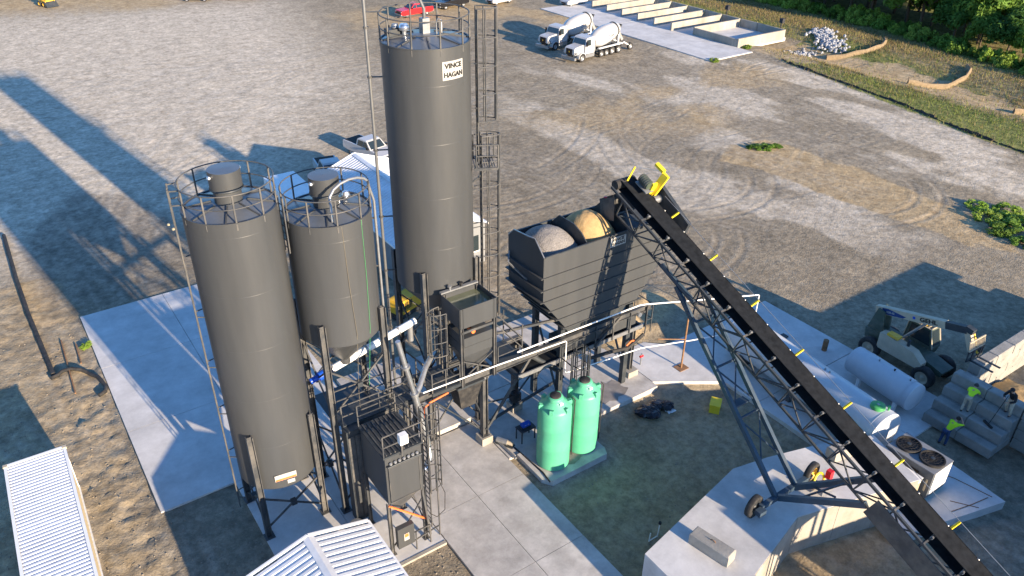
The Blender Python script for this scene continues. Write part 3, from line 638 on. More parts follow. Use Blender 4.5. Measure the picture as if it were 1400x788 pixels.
MB().path([(19.2, 26.3, 4.6), (19.9, 26.2, 4.0), (20.8, 26.0, 3.2), (21.3, 25.9, 2.9)], .14, 10).build('chute_pipe', 'dark_steel', fr)

# discharge boot and hood seen below the tower
bo = thing('loading_boot', 'dark rubber truck loading boot hanging under the weigh tower', 'chute', (15.6, 26.2, 0))
MB().add([(-.7, -.6, 4.6), (.7, -.6, 4.6), (.7, .6, 4.6), (-.7, .6, 4.6), (-.4, -.35, 3.1), (.4, -.35, 3.1), (.4, .35, 3.1), (-.4, .35, 3.1)], [(0,1,5,4),(1,2,6,5),(2,3,7,6),(3,0,4,7)]).build('hood', 'rubber', bo)
MB().box(-.76, .76, -.66, .66, 4.55, 4.66).build('mounting_ring', 'dark_steel', bo)
MB().lathe([(.22, 0), (.22, .5), (.16, .55)], 14, (1.3, .2, 4.0)).build('vibrator_motor', 'galv', bo)

# ------------------------------------------------------------------ aggregate bin
ab = thing('aggregate_bin', 'ribbed charcoal aggregate bin with sloping ends, holding gravel and sand', 'bin', (0, 0, 0))
FY, BY, AX0, AX1 = 25.6, 28.5, 19.75, 27.45; ZT = 10.15
levels = [10.15, 9.05, 8.35, 7.72, 7.05, 6.4, 5.75]
def edge_x(z):     # ends are plumb down to 7.72, then run in
    if z >= 7.72: return AX0, AX1
    k = (7.72-z)/(7.72-5.75); return AX0+1.45*k, AX1-1.45*k
for z1, z0 in zip(levels[:-1], levels[1:]):
    a0, a1 = edge_x(z0); c0, c1 = edge_x(z1)
    for y0, y1 in ((FY, FY+.03), (BY-.03, BY)):
        MB().prism([(a0, z0+.004), (a1, z0+.004), (c1, z1-.004), (c0, z1-.004)], y0, y1, 'y').build('panel', 'silo_paint', ab)
    MB().bar((a0-.06, FY-.035, z0), (a1+.06, FY-.035, z0), .07, .045).build('rib', 'silo_paint', ab)
    for xa, xc, sg_ in ((a0, c0, -1), (a1, c1, 1)):
        MB().add([(xa, FY+.03, z0+.004), (xa, BY-.03, z0+.004), (xc, BY-.03, z1-.004), (xc, FY+.03, z1-.004), (xa-sg_*.03, FY+.03, z0+.004), (xa-sg_*.03, BY-.03, z0+.004), (xc-sg_*.03, BY-.03, z1-.004), (xc-sg_*.03, FY+.03, z1-.004)],
            [(0,1,2,3),(7,6,5,4),(0,4,5,1),(1,5,6,2),(2,6,7,3),(3,7,4,0)]).build('panel', 'silo_paint', ab)
        MB().bar((xa+sg_*.09, FY-.05, z0), (xa+sg_*.09, BY+.05, z0), .20, .05).build('rib', 'silo_paint', ab)
gable = [(FY, 9.05), (BY, 9.05), (BY+.02, 10.15), (BY-.45, 10.62), (BY-1.65, 10.75), (FY+.75, 10.85), (FY, 10.15)]
MB().prism(gable, AX0-.035, AX0-.005, 'x').build('end_plate', 'silo_paint', ab)
MB().prism(gable, AX1+.005, AX1+.035, 'x').build('end_plate', 'silo_paint', ab)
b = MB(); b.path([(AX0-.02, p[0], p[1]) for p in gable[2:]], .035, 6); b.build('end_trim', 'galv', ab)
DX = (22.35, 24.95)
for x in DX: MB().prism([(FY+.03, 6.8), (BY-.03, 6.8), (BY-.03, 10.15), (BY-.6, 10.75), (FY+1.1, 10.75), (FY+.5, 10.5), (FY+.03, 10.13)], x-.03, x+.03, 'x').build('divider', 'dark_steel', ab)
MB().bar((AX0, BY+.02, ZT+.04), (AX1, BY+.02, ZT+.04), .10, .10).build('top_rail', 'dark_steel', ab)
MB().bar((AX0, FY-.02, ZT+.025), (AX1, FY-.02, ZT+.025), .08, .05).build('top_rail', 'dark_steel', ab)
b = MB()
for x, tw in ((25.5, .0), (26.4, 0)):
    b.add([(x, FY+.1, 9.6), (x+.5, FY+.1, 9.6), (x+.5, BY-.1, 10.3), (x, BY-.1, 10.3)], [(0, 1, 2, 3)])
b.split('grizzly_plate', 'dark_steel', ab)
for x, y in ((21.3, 26.0), (25.9, 26.0), (21.3, 28.2), (25.9, 28.2)): MB().bar((x, y, .05), (x, y, 6.6), .28, .28).build('column', 'dark_steel', ab)
MB().prism([(21.2, 5.74), (26.0, 5.74), (25.4, 5.0), (21.8, 5.0)], FY+.4, BY-.4, 'y').build('gate_hopper', 'dark_steel', ab)
b = MB(); b.bar((21.3, 28.2, .8), (25.9, 28.2, 5.5), .09, .09).bar((25.9, 28.2, .8), (21.3, 28.2, 5.5), .09, .09).bar((21.3, 26, 1.0), (21.3, 28.2, 5.2), .09, .09).bar((25.9, 26, 1.0), (25.9, 28.2, 5.2), .09, .09)
b.bar((17.1, 26.95, 6.0), (21.3, 26.0, 6.05), .12, .12); b.split('brace', 'steel_paint', ab)
MB().prism([(FY+.04, 9.75), (BY-.04, 9.75), (BY-.04, 10.12), (FY+1.4, 10.5), (FY+.04, 10.1)], 25.0, AX1-.04, 'x').build('cover_plate', 'dark_steel', ab)
# side ledge on the left end (blue lit angle iron) and its rails
MB().bar((AX0-.45, 27.9, 9.0), (AX0-.05, 28.4, 9.3), .07, .07).bar((AX0-.45, 27.9, 9.0), (AX0-.02, 26.9, 8.35), .07, .07).split('angle_iron', 'galv', ab)
sgb = MB().box(23.75, 24.75, FY-.055, FY-.03, 9.52, 10.02).build('sign', 'sign_white', ab)
for tx, zz, sx in (('VINCE', 9.88, 1.25), ('HAGAN', 9.66, 1.15)): text_mb(tx, .215, .003, sx, .008).xf(frameM((24.25, FY-.058, zz), (1, 0, 0), (0, 0, 1))).build('lettering', 'sign_black', sgb)
def heap_mesh(name, mat, label, cat, x0, x1, y0, y1, zb, zt, px_, seed):
    k = 40; b = MB(); vs = []; rs = np.random.RandomState(seed)
    xs = np.linspace(x0, x1, k); ysn = np.linspace(y0, y1, k); GX, GY = np.meshgrid(xs, ysn, indexing='ij')
    cx, cy = (x0+x1)/2+px_, (y0+y1)/2+.1; d = np.hypot((GX-cx)/((x1-x0)*.62), (GY-cy)/((y1-y0)*.62))
    H = zb+(zt-zb)*np.clip(1-d**2.1, 0, 1)+.06*(fbm(GX, GY, 2.2, seed)-.5)+.05*(fbm(GX, GY, 6., seed+3)-.5)
    b.add([(float(GX[i, j]), float(GY[i, j]), float(H[i, j])) for i in range(k) for j in range(k)], [(i*k+j, (i+1)*k+j, (i+1)*k+j+1, i*k+j+1) for i in range(k-1) for j in range(k-1)], True)
    o = b.build(name, mat, None, None, False); return tag(o, label, cat)
heap_mesh('gravel_heap', 'gravel_pile', 'heap of pale grey gravel filling the end compartment of the bin', 'gravel heap', 19.8, 22.31, FY+.04, BY-.04, 9.55, 10.72, .05, 61)
heap_mesh('sand_heap', 'sand_pile', 'heap of golden sand filling the middle compartment of the bin', 'sand heap', 22.39, 24.91, FY+.04, BY-.04, 9.5, 10.92, -.1, 71)

# ------------------------------------------------------------------ weigh belt under the bin
wb = thing('weigh_belt', 'horizontal weigh belt conveyor with white edge rails under the aggregate bin', 'conveyor', (0, 0, 0))
MB().box(18.6, 26.6, 25.9, 26.9, 3.66, 3.70).build('belt', 'belt', wb)
for y in (25.78, 26.95): MB().bar((18.5, y, 3.66), (27.0, y, 3.66), .07, .22).build('side_rail', 'galv', wb)
MB().box(21.2, 26.4, 25.9, 26.9, 3.9, 4.66).build('weigh_hopper', 'silo_paint', wb)
b = MB()
for x in (23.4, 24.6, 25.8, 26.95): b.bar((x, 25.7, 3.6), (x, 25.7, 5.0), .06, .06)
b.bar((23.4, 25.7, 3.7), (25.1, 25.7, 5.0), .13, .13); b.split('hanger', 'steel_paint', wb)
MB().tube((18.6, 25.85, 3.55), (18.6, 26.9, 3.55), .16, 14).build('pulley', 'dark_steel', wb)
MB().tube((26.8, 25.85, 3.55), (26.8, 26.9, 3.55), .16, 14).build('pulley', 'dark_steel', wb)
for x in (26.75,):
    c_ = MB().ibeam((x, 26.35, .42), (x, 26.35, 3.5), .22, .22, .03, (1, 0, 0)).build('column', 'steel_paint', wb); MB().box(x-.36, x+.36, 25.98, 26.72, -.1, .42).build('pedestal', 'concrete_wall', c_)
b = MB()
for p in ((26.9, 25.6), (27.3, 25.6), (27.3, 27.0), (26.9, 27.0)): b.bar((*p, 3.2), (*p, 5.0), .05, .05)
for zz in (4.1, 5.0): b.bar((26.9, 25.6, zz), (27.3, 25.6, zz), .045, .045).bar((27.3, 25.6, zz), (27.3, 27, zz), .045, .045)
b.build('end_guard', 'steel_paint', wb)
MB().path([(22.9, 25.4, 3.3), (24.2, 25.35, 3.2), (25.4, 25.3, 3.0), (26.2, 25.4, 3.2), (26.7, 25.5, 3.3)], .10, 8).build('cable_bundle', 'rubber', wb)
MB().path([(25.3, 25.3, 3.2), (25.6, 25.28, 3.4), (25.8, 25.3, 3.35)], .05, 6).build('red_hose', 'orange', wb)
MB().tube((26.4, 25.6, 4.6), (26.4, 25.85, 4.6), .14, 12).build('bearing', 'bright_metal', wb)
# access ladder and cage beside the green tanks
al = thing('access_ladder', 'dark caged access ladder rising behind the green tanks', 'ladder', (21.9, 25.2, 0))
ladder(al, (0, 0), (0, -1), (1, 0), .1, 4.6, .45, 'ladder_rails', 'dark_steel'); cage(al, (0, 0), (0, -1), (1, 0), 2.3, 4.5, .75, .75, 1.0, 'dark_steel')
b = MB()
for p in ((-.9, .3), (-.9, -.5), (.6, .3)): b.bar((*p, 2.6), (*p, 4.7), .05, .05)
b.bar((-.9, -.5, 4.0), (-.9, .3, 4.0), .05, .05).bar((-.9, .3, 4.7), (.6, .3, 4.7), .05, .05); b.build('side_rail', 'dark_steel', al)

# ------------------------------------------------------------------ white pipes
def pipe(label, pts, r, mat='white_paint', name='water_pipe', cat='pipe', n=8):
    return tag(MB().path(pts, r, n).build(name, mat), label, cat)
pipe('upper white pipe running along the platform frame, out to a bent post', [(18.1, 25.35, 5.62), (21.0, 25.35, 5.60), (26.0, 25.35, 5.50), (26.4, 25.3, 5.45), (31, 25.2, 4.2), (35.6, 25.05, 3.02), (35.75, 25.05, 2.95), (35.75, 25.05, .05)], .042)
pipe('lower white pipe dropping at a square bend beneath the weigh belt, then running on', [(12.95, 25.4, 5.40), (17, 25.38, 5.30), (21.05, 25.35, 5.12), (21.12, 25.35, 5.05), (21.12, 25.35, 3.2), (21.2, 25.3, 3.12), (24.0, 25.2, 2.9), (26.3, 25.2, 2.70), (30.2, 25.1, 1.75), (34.3, 25.0, .86), (34.4, 25, .8), (34.4, 25, .05)], .036)
pipe('short orange hose clipped to the beam end below the ladder platform', [(14.3, 25.5, 4.75), (13.3, 25.4, 4.7), (13.0, 25.4, 4.55), (12.95, 25.4, 3.2)], .045, 'orange', 'hose', 'hose')
# ------------------------------------------------------------------ dust collector beside the lane
dc = thing('dust_collector', 'charcoal baghouse dust collector on legs with a flat lit door panel', 'dust collector', (0, 0, 0))
MB().box(9.5, 11.15, 22.35, 24.6, 3.05, 5.62).build('housing', 'silo_paint', dc)
MB().box(9.62, 11.03, 22.305, 22.345, 3.15, 5.05).build('door_panel', 'silo_paint', dc)
b = MB()
for x in (9.62, 11.0): b.bar((x, 22.30, 3.15), (x, 22.30, 5.05), .05, .03)
for z in (3.15, 5.05): b.bar((9.6, 22.295, z), (11.05, 22.295, z), .05, .03)
b.build('door_frame', 'steel_paint', dc)
for k in range(7):
    x = 9.72+k*.2; MB().lathe([(.001, .05), (.05, .05), (.075, 0), (.05, -.05), (.001, -.05)], 10, (x, 22.27, 5.28), Matrix.Rotation(R(90), 4, 'X')).build('pulse_valve', 'galv', dc)
MB().tube((9.55, 22.22, 5.18), (11.1, 22.22, 5.18), .05, 8).build('air_header', 'dark_steel', dc)
rf = MB().box(9.42, 11.25, 22.28, 24.68, 5.62, 5.70).build('roof', 'dark_steel', dc)
for k in range(8): MB().bar((9.6+k*.2, 22.35, 5.73), (9.6+k*.2, 24.6, 5.73), .05, .05).build('roof_rib', 'steel_paint', rf)
b = MB()
for p in ((9.46, 22.32), (11.2, 22.32), (11.2, 24.64), (9.46, 24.64), (10.3, 22.32), (11.2, 23.5)): b.bar((*p, 5.7), (*p, 6.75), .05, .05)
for zz in (6.2, 6.75): b.bar((9.46, 22.32, zz), (11.2, 22.32, zz), .045, .045).bar((11.2, 22.32, zz), (11.2, 24.64, zz), .045, .045).bar((9.46, 24.64, zz), (11.2, 24.64, zz), .045, .045)
b.build('guard_rail', 'steel_paint', dc)
for x, y in ((9.5, 22.4), (11.15, 22.4), (9.5, 24.55), (11.15, 24.55)): MB().ibeam((x, y, .02), (x, y, 3.05), .15, .15, .02, (1, 0, 0)).box(x-.14, x+.14, y-.14, y+.14, .004, .03).build('leg', 'steel_paint', dc)
MB().add([(9.6, 22.45, 3.04), (11.05, 22.45, 3.04), (11.05, 24.5, 3.04), (9.6, 24.5, 3.04), (10.2, 23.3, 1.5), (10.5, 23.3, 1.5), (10.5, 23.7, 1.5), (10.2, 23.7, 1.5)], [(0,1,5,4),(1,2,6,5),(2,3,7,6),(3,0,4,7)]).build('hopper', 'steel_paint', dc)
MB().bar((9.5, 22.4, .3), (11.15, 22.4, 2.6), .05, .05).bar((11.15, 22.4, .9), (11.15, 24.5, 2.9), .05, .05).split('brace', 'steel_paint', dc)
MB().bar((9.5, 22.36, 2.95), (11.2, 22.36, 1.2), .07, .07).split('orange_conduit', 'orange', dc)
cb = MB().box(9.62, 10.4, 21.98, 22.22, .6, 1.75).build('control_cabinet', 'silo_paint', dc)
MB().box(9.9, 10.14, 21.972, 21.978, .95, 1.35).build('warning_label', 'sign_white', cb); MB().box(9.93, 10.11, 21.966, 21.971, 1.15, 1.33).build('warning_mark', 'orange', cb)
MB().box(10.05, 10.4, 21.9, 22.16, 6.35, 6.80).build('junction_box', 'white_paint', dc); MB().tube((10.22, 22.2, 5.5), (10.22, 22.2, 6.4), .03, 6).build('box_post', 'steel_paint', dc)
ld3 = ladder(dc, (11.62, 22.9), (1, 0), (0, 1), .1, 6.7); cage(ld3, (11.62, 22.9), (1, 0), (0, 1), 2.3, 6.7, .7, .72, .85)
b = MB()
for p in ((10.5, 22.05, 0), (11.2, 22.05, 0), (11.75, 22.2, 0)): b.bar(p, (p[0], p[1], 1.1 if p[0] < 11.5 else 5.6), .05, .05)
b.bar((10.4, 22.05, .6), (11.75, 22.2, .6), .05, .05).bar((10.4, 22.05, 1.1), (11.2, 22.05, 1.1), .05, .05).bar((11.2, 22.05, .5), (11.1, 22.4, 3.0), .09, .09); b.split('stand_bar', 'steel_paint', dc)
MB().path([(11.8, 22.3, 3.4), (12.1, 22.2, 2.4), (12.0, 22.1, 1.5), (11.6, 22.1, 1.3), (11.3, 22.2, 1.6)], .02, 5).build('cable', 'rubber', dc)
tag(MB().box(9.35, 11.76, 21.62, 21.78, -.3, .02).build('curb', 'concrete_wall'), 'low beige concrete curb at the foot of the dust collector', 'curb')
# tall panel column left of the collector
pc = thing('cable_riser_cabinet', 'tall narrow dark cabinet column standing behind the dust collector', 'cabinet', (9.35, 25.2, 0))
MB().box(-.35, .35, -.25, .25, .02, 5.3).build('cabinet', 'dark_steel', pc); MB().box(-.30, -.02, -.275, -.255, .3, 5.0).build('door', 'steel_paint', pc); MB().box(.02, .30, -.275, -.255, .3, 5.0).build('door', 'steel_paint', pc)

# ------------------------------------------------------------------ screw conveyor, ducts, walkway
sc = thing('screw_conveyor', 'white tube screw conveyor with a blue motor end under the shorter silo', 'screw conveyor', (0, 0, 0))
A = Vector((9.0, 27.2, 6.92)); B = Vector((13.9, 27.6, 7.75)); d = (B-A).normalized()
MB().tube(A+d*.55, B, .165, 16).build('tube', 'white_paint', sc); MB().tube(A-d*.1, A+d*.42, .20, 16).build('motor', 'blue_motor', sc); MB().tube(A-d*.5, A-d*.1, .13, 14).build('gearbox', 'blue_motor', sc)
for t in (.55, 2.3, 4.0): MB().tube(A+d*t, A+d*(t+.08), .21, 16).build('flange', 'galv', sc)
for t in (1.35, 3.2): MB().tube(A+d*t+Vector((0, 0, .1)), A+d*t+Vector((0, 0, .55)), .14, 12).build('inlet', 'white_paint', sc)
MB().tube(B-d*.3, B-d*.3-Vector((0, 0, .9)), .15, 12).build('outlet', 'galv', sc)
du = thing('dust_duct', 'shiny steel dust duct slanting down from the silos to the dust collector', 'duct', (0, 0, 0))
MB().path([(11.75, 25.05, 8.9), (12.0, 25.0, 7.5), (12.3, 24.95, 5.95)], .11, 14).build('upper_duct', 'bright_metal', du)
MB().path([(12.3, 24.95, 5.95), (12.45, 24.85, 4.9), (12.6, 24.6, 3.4), (12.55, 24.3, 2.7), (12.2, 24.0, 2.4), (11.0, 23.8, 2.3)], .15, 14).build('lower_duct', 'bright_metal', du)
MB().path([(12.32, 24.95, 5.8), (12.7, 25.2, 6.0), (13.4, 25.9, 6.3), (14.0, 26.4, 6.4)], .13, 12).build('branch_duct', 'galv', du)
for p, q in (((11.99, 25.0, 7.55), (12.01, 25.0, 7.45)), ((12.3, 24.95, 6.0), (12.32, 24.94, 5.88))): MB().tube(p, q, .20, 14).build('flange', 'galv', du)
wk = thing('silo_walkway', 'railed steel walkway between the shorter silo and the dust collector', 'walkway', (0, 0, 0))
MB().box(9.0, 12.6, 25.35, 26.5, 5.30, 5.36).build('deck', 'dark_steel', wk)
b = MB()
for x in (9.05, 10.8, 12.55):
    for y in (25.38, 26.47): b.bar((x, y, 5.33), (x, y, 6.4), .05, .05)
for y in (25.38, 26.47):
    for zz in (5.85, 6.4): b.bar((9.05, y, zz), (12.55, y, zz), .045, .045)
b.build('guard_rail', 'steel_paint', wk)
for y in (25.38, 26.47): MB().ibeam((9.0, y, 5.18), (12.6, y, 5.18), .10, .22, .02).build('stringer', 'steel_paint', wk)
for x, y in ((12.5, 25.4), (12.5, 26.45), (11.6, 25.4)): MB().ibeam((x, y, .02), (x, y, 5.1), .14, .14, .02, (1, 0, 0)).build('post', 'steel_paint', wk)
MB().bar((11.7, 25.3, .6), (12.5, 25.4, 4.8), .06, .06).bar((9.0, 26.45, 5.1), (12.4, 26.45, 1.2), .06, .06).split('brace', 'steel_paint', wk)
MB().box(9.3, 11.9, 26.9, 29.5, 4.1, 4.16).build('lower_deck', 'dark_steel', wk)

# ------------------------------------------------------------------ green tanks
def poly_tank(loc, label):
    t = thing('green_tank', label, 'tank', loc, 0, 'green poly tanks')
    r, h = .82, 3.55
    MB().slathe([(.001, 0), (r-.06, 0), (r-.01, .05), (r, .14), (r, 1.2), (r+.008, 1.25), (r, 1.3), (r, 2.4), (r+.008, 2.45), (r, 2.5), (r, h-.08), (r-.03, h), (r-.10, h+.07), (.42, h+.32), (.40, h+.36)], 44).build('body', 'poly_green', t)
    nk = MB().slathe([(.40, h+.34), (.38, h+.50), (.36, h+.54), (.001, h+.55)], 28).build('neck', 'poly_green', t)
    MB().slathe([(.27, h+.55), (.27, h+.61), (.24, h+.63), (.001, h+.64)], 24).build('lid', 'rubber', nk)
    MB().box(-.09, .09, -.52, -.36, h+.30, h+.40).build('fitting', 'white_paint', nk)
    for k in range(6):
        a = R(40+60*k); M_ = Matrix.Rotation(a, 4, 'Z'); MB().prism([(.55, h+.20), (.82, h+.02), (.84, h-.10), (.82, h-.10), (.82, h+.20)][::-1] if False else [(.60, h+.16), (.78, h-.02), (.835, h-.02), (.835, h+.15), (.78, h+.22)], -.09, .09, 'y').xf(M_).build('lifting_lug', 'poly_green', t)
    MB().path([(r-.02, -.3, h+.3), (r+.12, -.35, h+.1), (r+.08, -.35, 1.5), (r+.08, -.35, .2)], .03, 6).build('sight_tube', 'rubber', t)
    return t
poly_tank((18.72, 23.05, .125), 'pale green plastic tank on the slab corner next to the truck lane')
poly_tank((20.62, 23.2, .125), 'pale green plastic tank beside its twin, farther from the truck lane')
pt = thing('pump_table', 'small black steel table with a pump on top beside the green tanks', 'table', (18.6, 25.2, .05))
MB().box(-.45, .45, -.3, .3, .72, .77).build('table_top', 'dark_steel', pt)
for x in (-.4, .4):
    for y in (-.25, .25): MB().bar((x, y, 0), (x, y, .72), .05, .05).build('leg', 'dark_steel', pt)
MB().tube((-.25, 0, .95), (.2, 0, .95), .16, 14).build('pump', 'blue_motor', pt); MB().box(-.3, .25, -.12, .12, .77, .86).build('pump_base', 'dark_steel', pt)
pm = thing('feed_pump', 'brass coloured pump motor lying on the slab edge beside the lane', 'pump', (17.45, 25.4, .05), R(-60))
MB().tube((-.45, 0, .2), (.15, 0, .2), .15, 14).build('motor', 'galv', pm); MB().tube((.15, 0, .2), (.45, 0, .2), .11, 14).build('pump_head', 'tan_paint', pm); MB().box(-.5, .5, -.16, .16, 0, .06).build('skid', 'dark_steel', pm)
tag(MB().path([(17.3, 24.2, .1), (17.25, 26.0, .1), (17.2, 27.5, .12)], .07, 8).build('steel_pipe', 'galv'), 'steel pipe lying along the slab edge beside the lane', 'pipe')
tag(MB().path([(17.7, 24.9, .09), (17.8, 22.6, .16), (17.7, 21.9, .16)], .04, 8).build('supply_hose', 'rubber'), 'dark supply hose lying across the slab toward the green tanks', 'hose')
mt = thing('hanging_motor', 'black motor hanging from the tie beam behind the green tanks', 'motor', (18.9, 26.6, 0))
MB().box(-.25, .25, -.2, .2, 1.5, 2.0).build('motor_body', 'black_gloss', mt); MB().tube((-.1, 0, 1.5), (-.1, 0, 1.1), .06, 8).build('shaft', 'black_gloss', mt); MB().tube((.15, .1, 1.5), (.15, .1, 1.2), .06, 8).build('hose_tail', 'black_gloss', mt)

# ------------------------------------------------------------------ radial conveyor
rc = thing('radial_conveyor', 'long dark inclined belt conveyor on a lattice truss feeding the aggregate bin', 'conveyor', (0, 0, 0))
SL = R(22.31); CX = 25.0; ux = Vector((0, -math.cos(SL), -math.sin(SL))); nx_ = Vector((0, -math.sin(SL), math.cos(SL)))
O = Vector((CX, 25.49, 12.26))
def cp(s, x=0, n=0): return O+ux*s+Vector((x, 0, 0))+nx_*n
S0, S1 = -.75, 29.3
def cph(s, x=0, n=0): return cp(s+.65, x, n)
for x in (-.86, .58):
    MB().bar(cp(S0, x, -.12), cp(S1, x, -.12), .09, .11, nx_).build('top_chord', 'dark_steel', rc); MB().bar(cp(.2, x, -1.08), cp(S1-2, x, -1.08), .08, .09, nx_).build('bottom_chord', 'dark_steel', rc)
ns = 19
for k in range(ns):
    s = .2+k*1.45
    for x in (-.86, .58):
        MB().bar(cp(s, x, -.12), cp(s, x, -1.08), .055, .055, ux).build('truss_vertical', 'dark_steel', rc)
        if k < ns-1: MB().bar(cp(s, x, -1.08) if k % 2 else cp(s, x, -.12), cp(s+1.45, x, -.12) if k % 2 else cp(s+1.45, x, -1.08), .05, .05, Vector((1, 0, 0))).build('truss_diagonal', 'dark_steel', rc)
    MB().bar(cp(s, -.86, -1.08), cp(s, .58, -1.08), .05, .05).build('cross_tie', 'dark_steel', rc)
    if k < ns-1: MB().bar(cp(s, -.86, -1.08), cp(s+1.45, .58, -1.08), .045, .045).build('cross_tie', 'dark_steel', rc)
    if s > .5:
        idl = MB().tube(cp(s, -.28, -.02), cp(s, .28, -.02), .06, 10).tube(cp(s, -.32, -.01), cp(s, -.55, .10), .06, 10).tube(cp(s, .32, -.01), cp(s, .55, .10), .06, 10)
        io = idl.build('idler', 'galv', rc); MB().bar(cp(s, -.56, -.07), cp(s, -.56, .20), .06, .07, ux).bar(cp(s, -.90, -.06), cp(s, .6, -.06), .07, .05, nx_).build('idler_frame', 'steel_paint', io)
# troughed carrying belt with a windward wing, and return belt
prof = [(-.36, .15), (-.20, .06), (.25, .06), (.46, .17)]
vs = []; M_ = 60
for i in range(M_+1):
    s = S0+(S1-S0)*i/M_
    for px_, pn in prof: vs.append(cp(s, px_, pn+.004*math.sin(i*2.1)))
for i in range(M_+1):
    s = S0+(S1-S0)*i/M_
    for px_, pn in prof: vs.append(cp(s, px_, pn-.02+.004*math.sin(i*2.1)))
fs = []; hh = (M_+1)*4
for i in range(M_):
    for k in range(3): a = i*4+k; fs.append((a, a+1, a+5, a+4)); fs.append((hh+a, hh+a+4, hh+a+5, hh+a+1))
    for k in (0, 3): a = i*4+k; fs.append((a, a+4, hh+a+4, hh+a))
MB().add(vs, fs, True).build('belt', 'belt', rc)
MB().bar(cp(S0, .05, -.38), cp(S1, .05, -.38), .80, .02, nx_).build('return_belt', 'belt', rc)
for k in range(6): MB().tube(cp(3+k*4.4, -.55, -.45), cp(3+k*4.4, .55, -.45), .06, 10).build('return_idler', 'dark_steel', rc)
wng = MB()
for (a_, n_a), (b_, n_b) in (((.50, -.04), (.53, .12)), ): wng.add([cp(-.6, a_, n_a), cp(S1-1, a_, n_a), cp(S1-1, b_, n_b), cp(-.6, b_, n_b), cp(-.6, a_+.015, n_a), cp(S1-1, a_+.015, n_a), cp(S1-1, b_+.015, n_b), cp(-.6, b_+.015, n_b)], [(0,1,2,3),(7,6,5,4),(3,2,6,7),(0,4,5,1)])
wng.build('wind_skirt', 'belt', rc)
MB().tube(cp(S0-.05, -.6, -.14), cp(S0-.05, .6, -.14), .24, 20).build('head_pulley', 'rubber', rc); MB().tube(cp(S1, -.55, -.18), cp(S1, .55, -.18), .22, 18).build('tail_pulley', 'rubber', rc)
for k in range(10):
    s = 2.1+k*2.85; MB().bar(cp(s, .58, .0), cp(s, 1.0, .26), .08, .07).build('cord_bracket', 'yellow', rc)
MB().path([cp(1.0, 1.0, .30), cp(15, 1.0, .24), cp(S1-1.5, 1.0, .30)], .014, 5).build('pull_cord', 'galv', rc)
MB().path([cp(1.0, .66, -.05), cp(15, .66, -.06), cp(S1-1.5, .66, -.05)], .02, 5).build('conduit', 'galv', rc)
MB().add([cp(17.0, -.94, -.3), cp(20.3, -.94, -.3), cp(20.3, -.94, -1.35), cp(17.0, -.94, -1.35), cp(17.0, -.91, -.3), cp(20.3, -.91, -.3), cp(20.3, -.91, -1.35), cp(17.0, -.91, -1.35)], [(0,1,2,3),(7,6,5,4),(0,3,7,4),(1,5,6,2),(3,2,6,7),(0,4,5,1)]).build('ballast_plate', 'steel_paint', rc)
# head drive, guard, hood
hd = MB().box(-.62, .62, -.75, .45, -.62, .34).xf(frameM(cp(S0-.55, 0, -.35), (1, 0, 0), (0, 1, 0)))
MB().add([(24.3, 26.1, 11.9), (25.7, 26.1, 11.9), (25.7, 27.2, 11.4), (24.3, 27.2, 11.4), (24.35, 26.1, 10.6), (25.65, 26.1, 10.6), (25.65, 27.1, 10.4), (24.35, 27.1, 10.4)], [(3,2,6,7),(0,3,7,4),(2,1,5,6)]).build('discharge_hood', 'steel_paint', rc)
MB().lathe([(.001, .04), (.09, .03), (.09, 0)], 12, (24.5, 27.0, 11.5)).build('stop_button', 'red', rc)
MB().bar(cph(-.2, .60, -.1), cph(-.2, .60, .75), .30, .10, ux).build('guard_post', 'yellow', rc)
yg = MB().add([cph(-.35, .62, .15), cph(.05, .62, .15), cph(.05, .98, 1.22), cph(-.35, .98, 1.22), cph(-.35, .74, .15), cph(.05, .74, .15), cph(.05, 1.10, 1.22), cph(-.35, 1.10, 1.22)], [(0,1,2,3),(7,6,5,4),(0,4,5,1),(1,5,6,2),(2,6,7,3),(3,7,4,0)]); yg.build('belt_guard', 'yellow', rc)
MB().add([cph(-.9, .90, 1.20), cph(-.3, .90, 1.20), cph(-.3, 1.08, 1.25), cph(-.9, 1.08, 1.25), cph(-.9, .90, 1.34), cph(-.3, .90, 1.34), cph(-.3, 1.08, 1.38), cph(-.9, 1.08, 1.38)], [(0,1,2,3),(7,6,5,4),(0,4,5,1),(1,5,6,2),(2,6,7,3),(3,7,4,0)]).build('belt_guard', 'yellow', rc)
mo = MB().tube(cph(-.9, .35, .62), cph(-.25, .35, .62), .22, 16).build('drive_motor', 'machine_green', rc)
for k in range(5): MB().tube(cph(-.85+k*.12, .35, .62), cph(-.82+k*.12, .35, .62), .245, 16).build('cooling_fin', 'steel_paint', mo)
MB().add([cph(-.95, .1, .36), cph(-.1, .1, .36), cph(-.1, .6, .36), cph(-.95, .6, .36), cph(-.95, .1, .30), cph(-.1, .1, .30), cph(-.1, .6, .30), cph(-.95, .6, .30)], [(0,1,2,3),(7,6,5,4),(0,4,5,1),(1,5,6,2),(2,6,7,3),(3,7,4,0)]).build('motor_plate', 'galv', rc)
MB().bar(cph(-1.25, -.1, .2), cph(-1.35, .15, .95), .07, .07).build('cord_bracket', 'yellow', rc)
MB().path([cph(-1.35, .15, .95), cph(-.9, .6, 1.05), cph(-.5, .9, 1.2)], .02, 6).build('guard_cable', 'galv', rc)
MB().tube(cph(.1, .62, -.1), cph(.1, 1.05, -.1), .20, 16).build('gear_reducer', 'galv', rc)
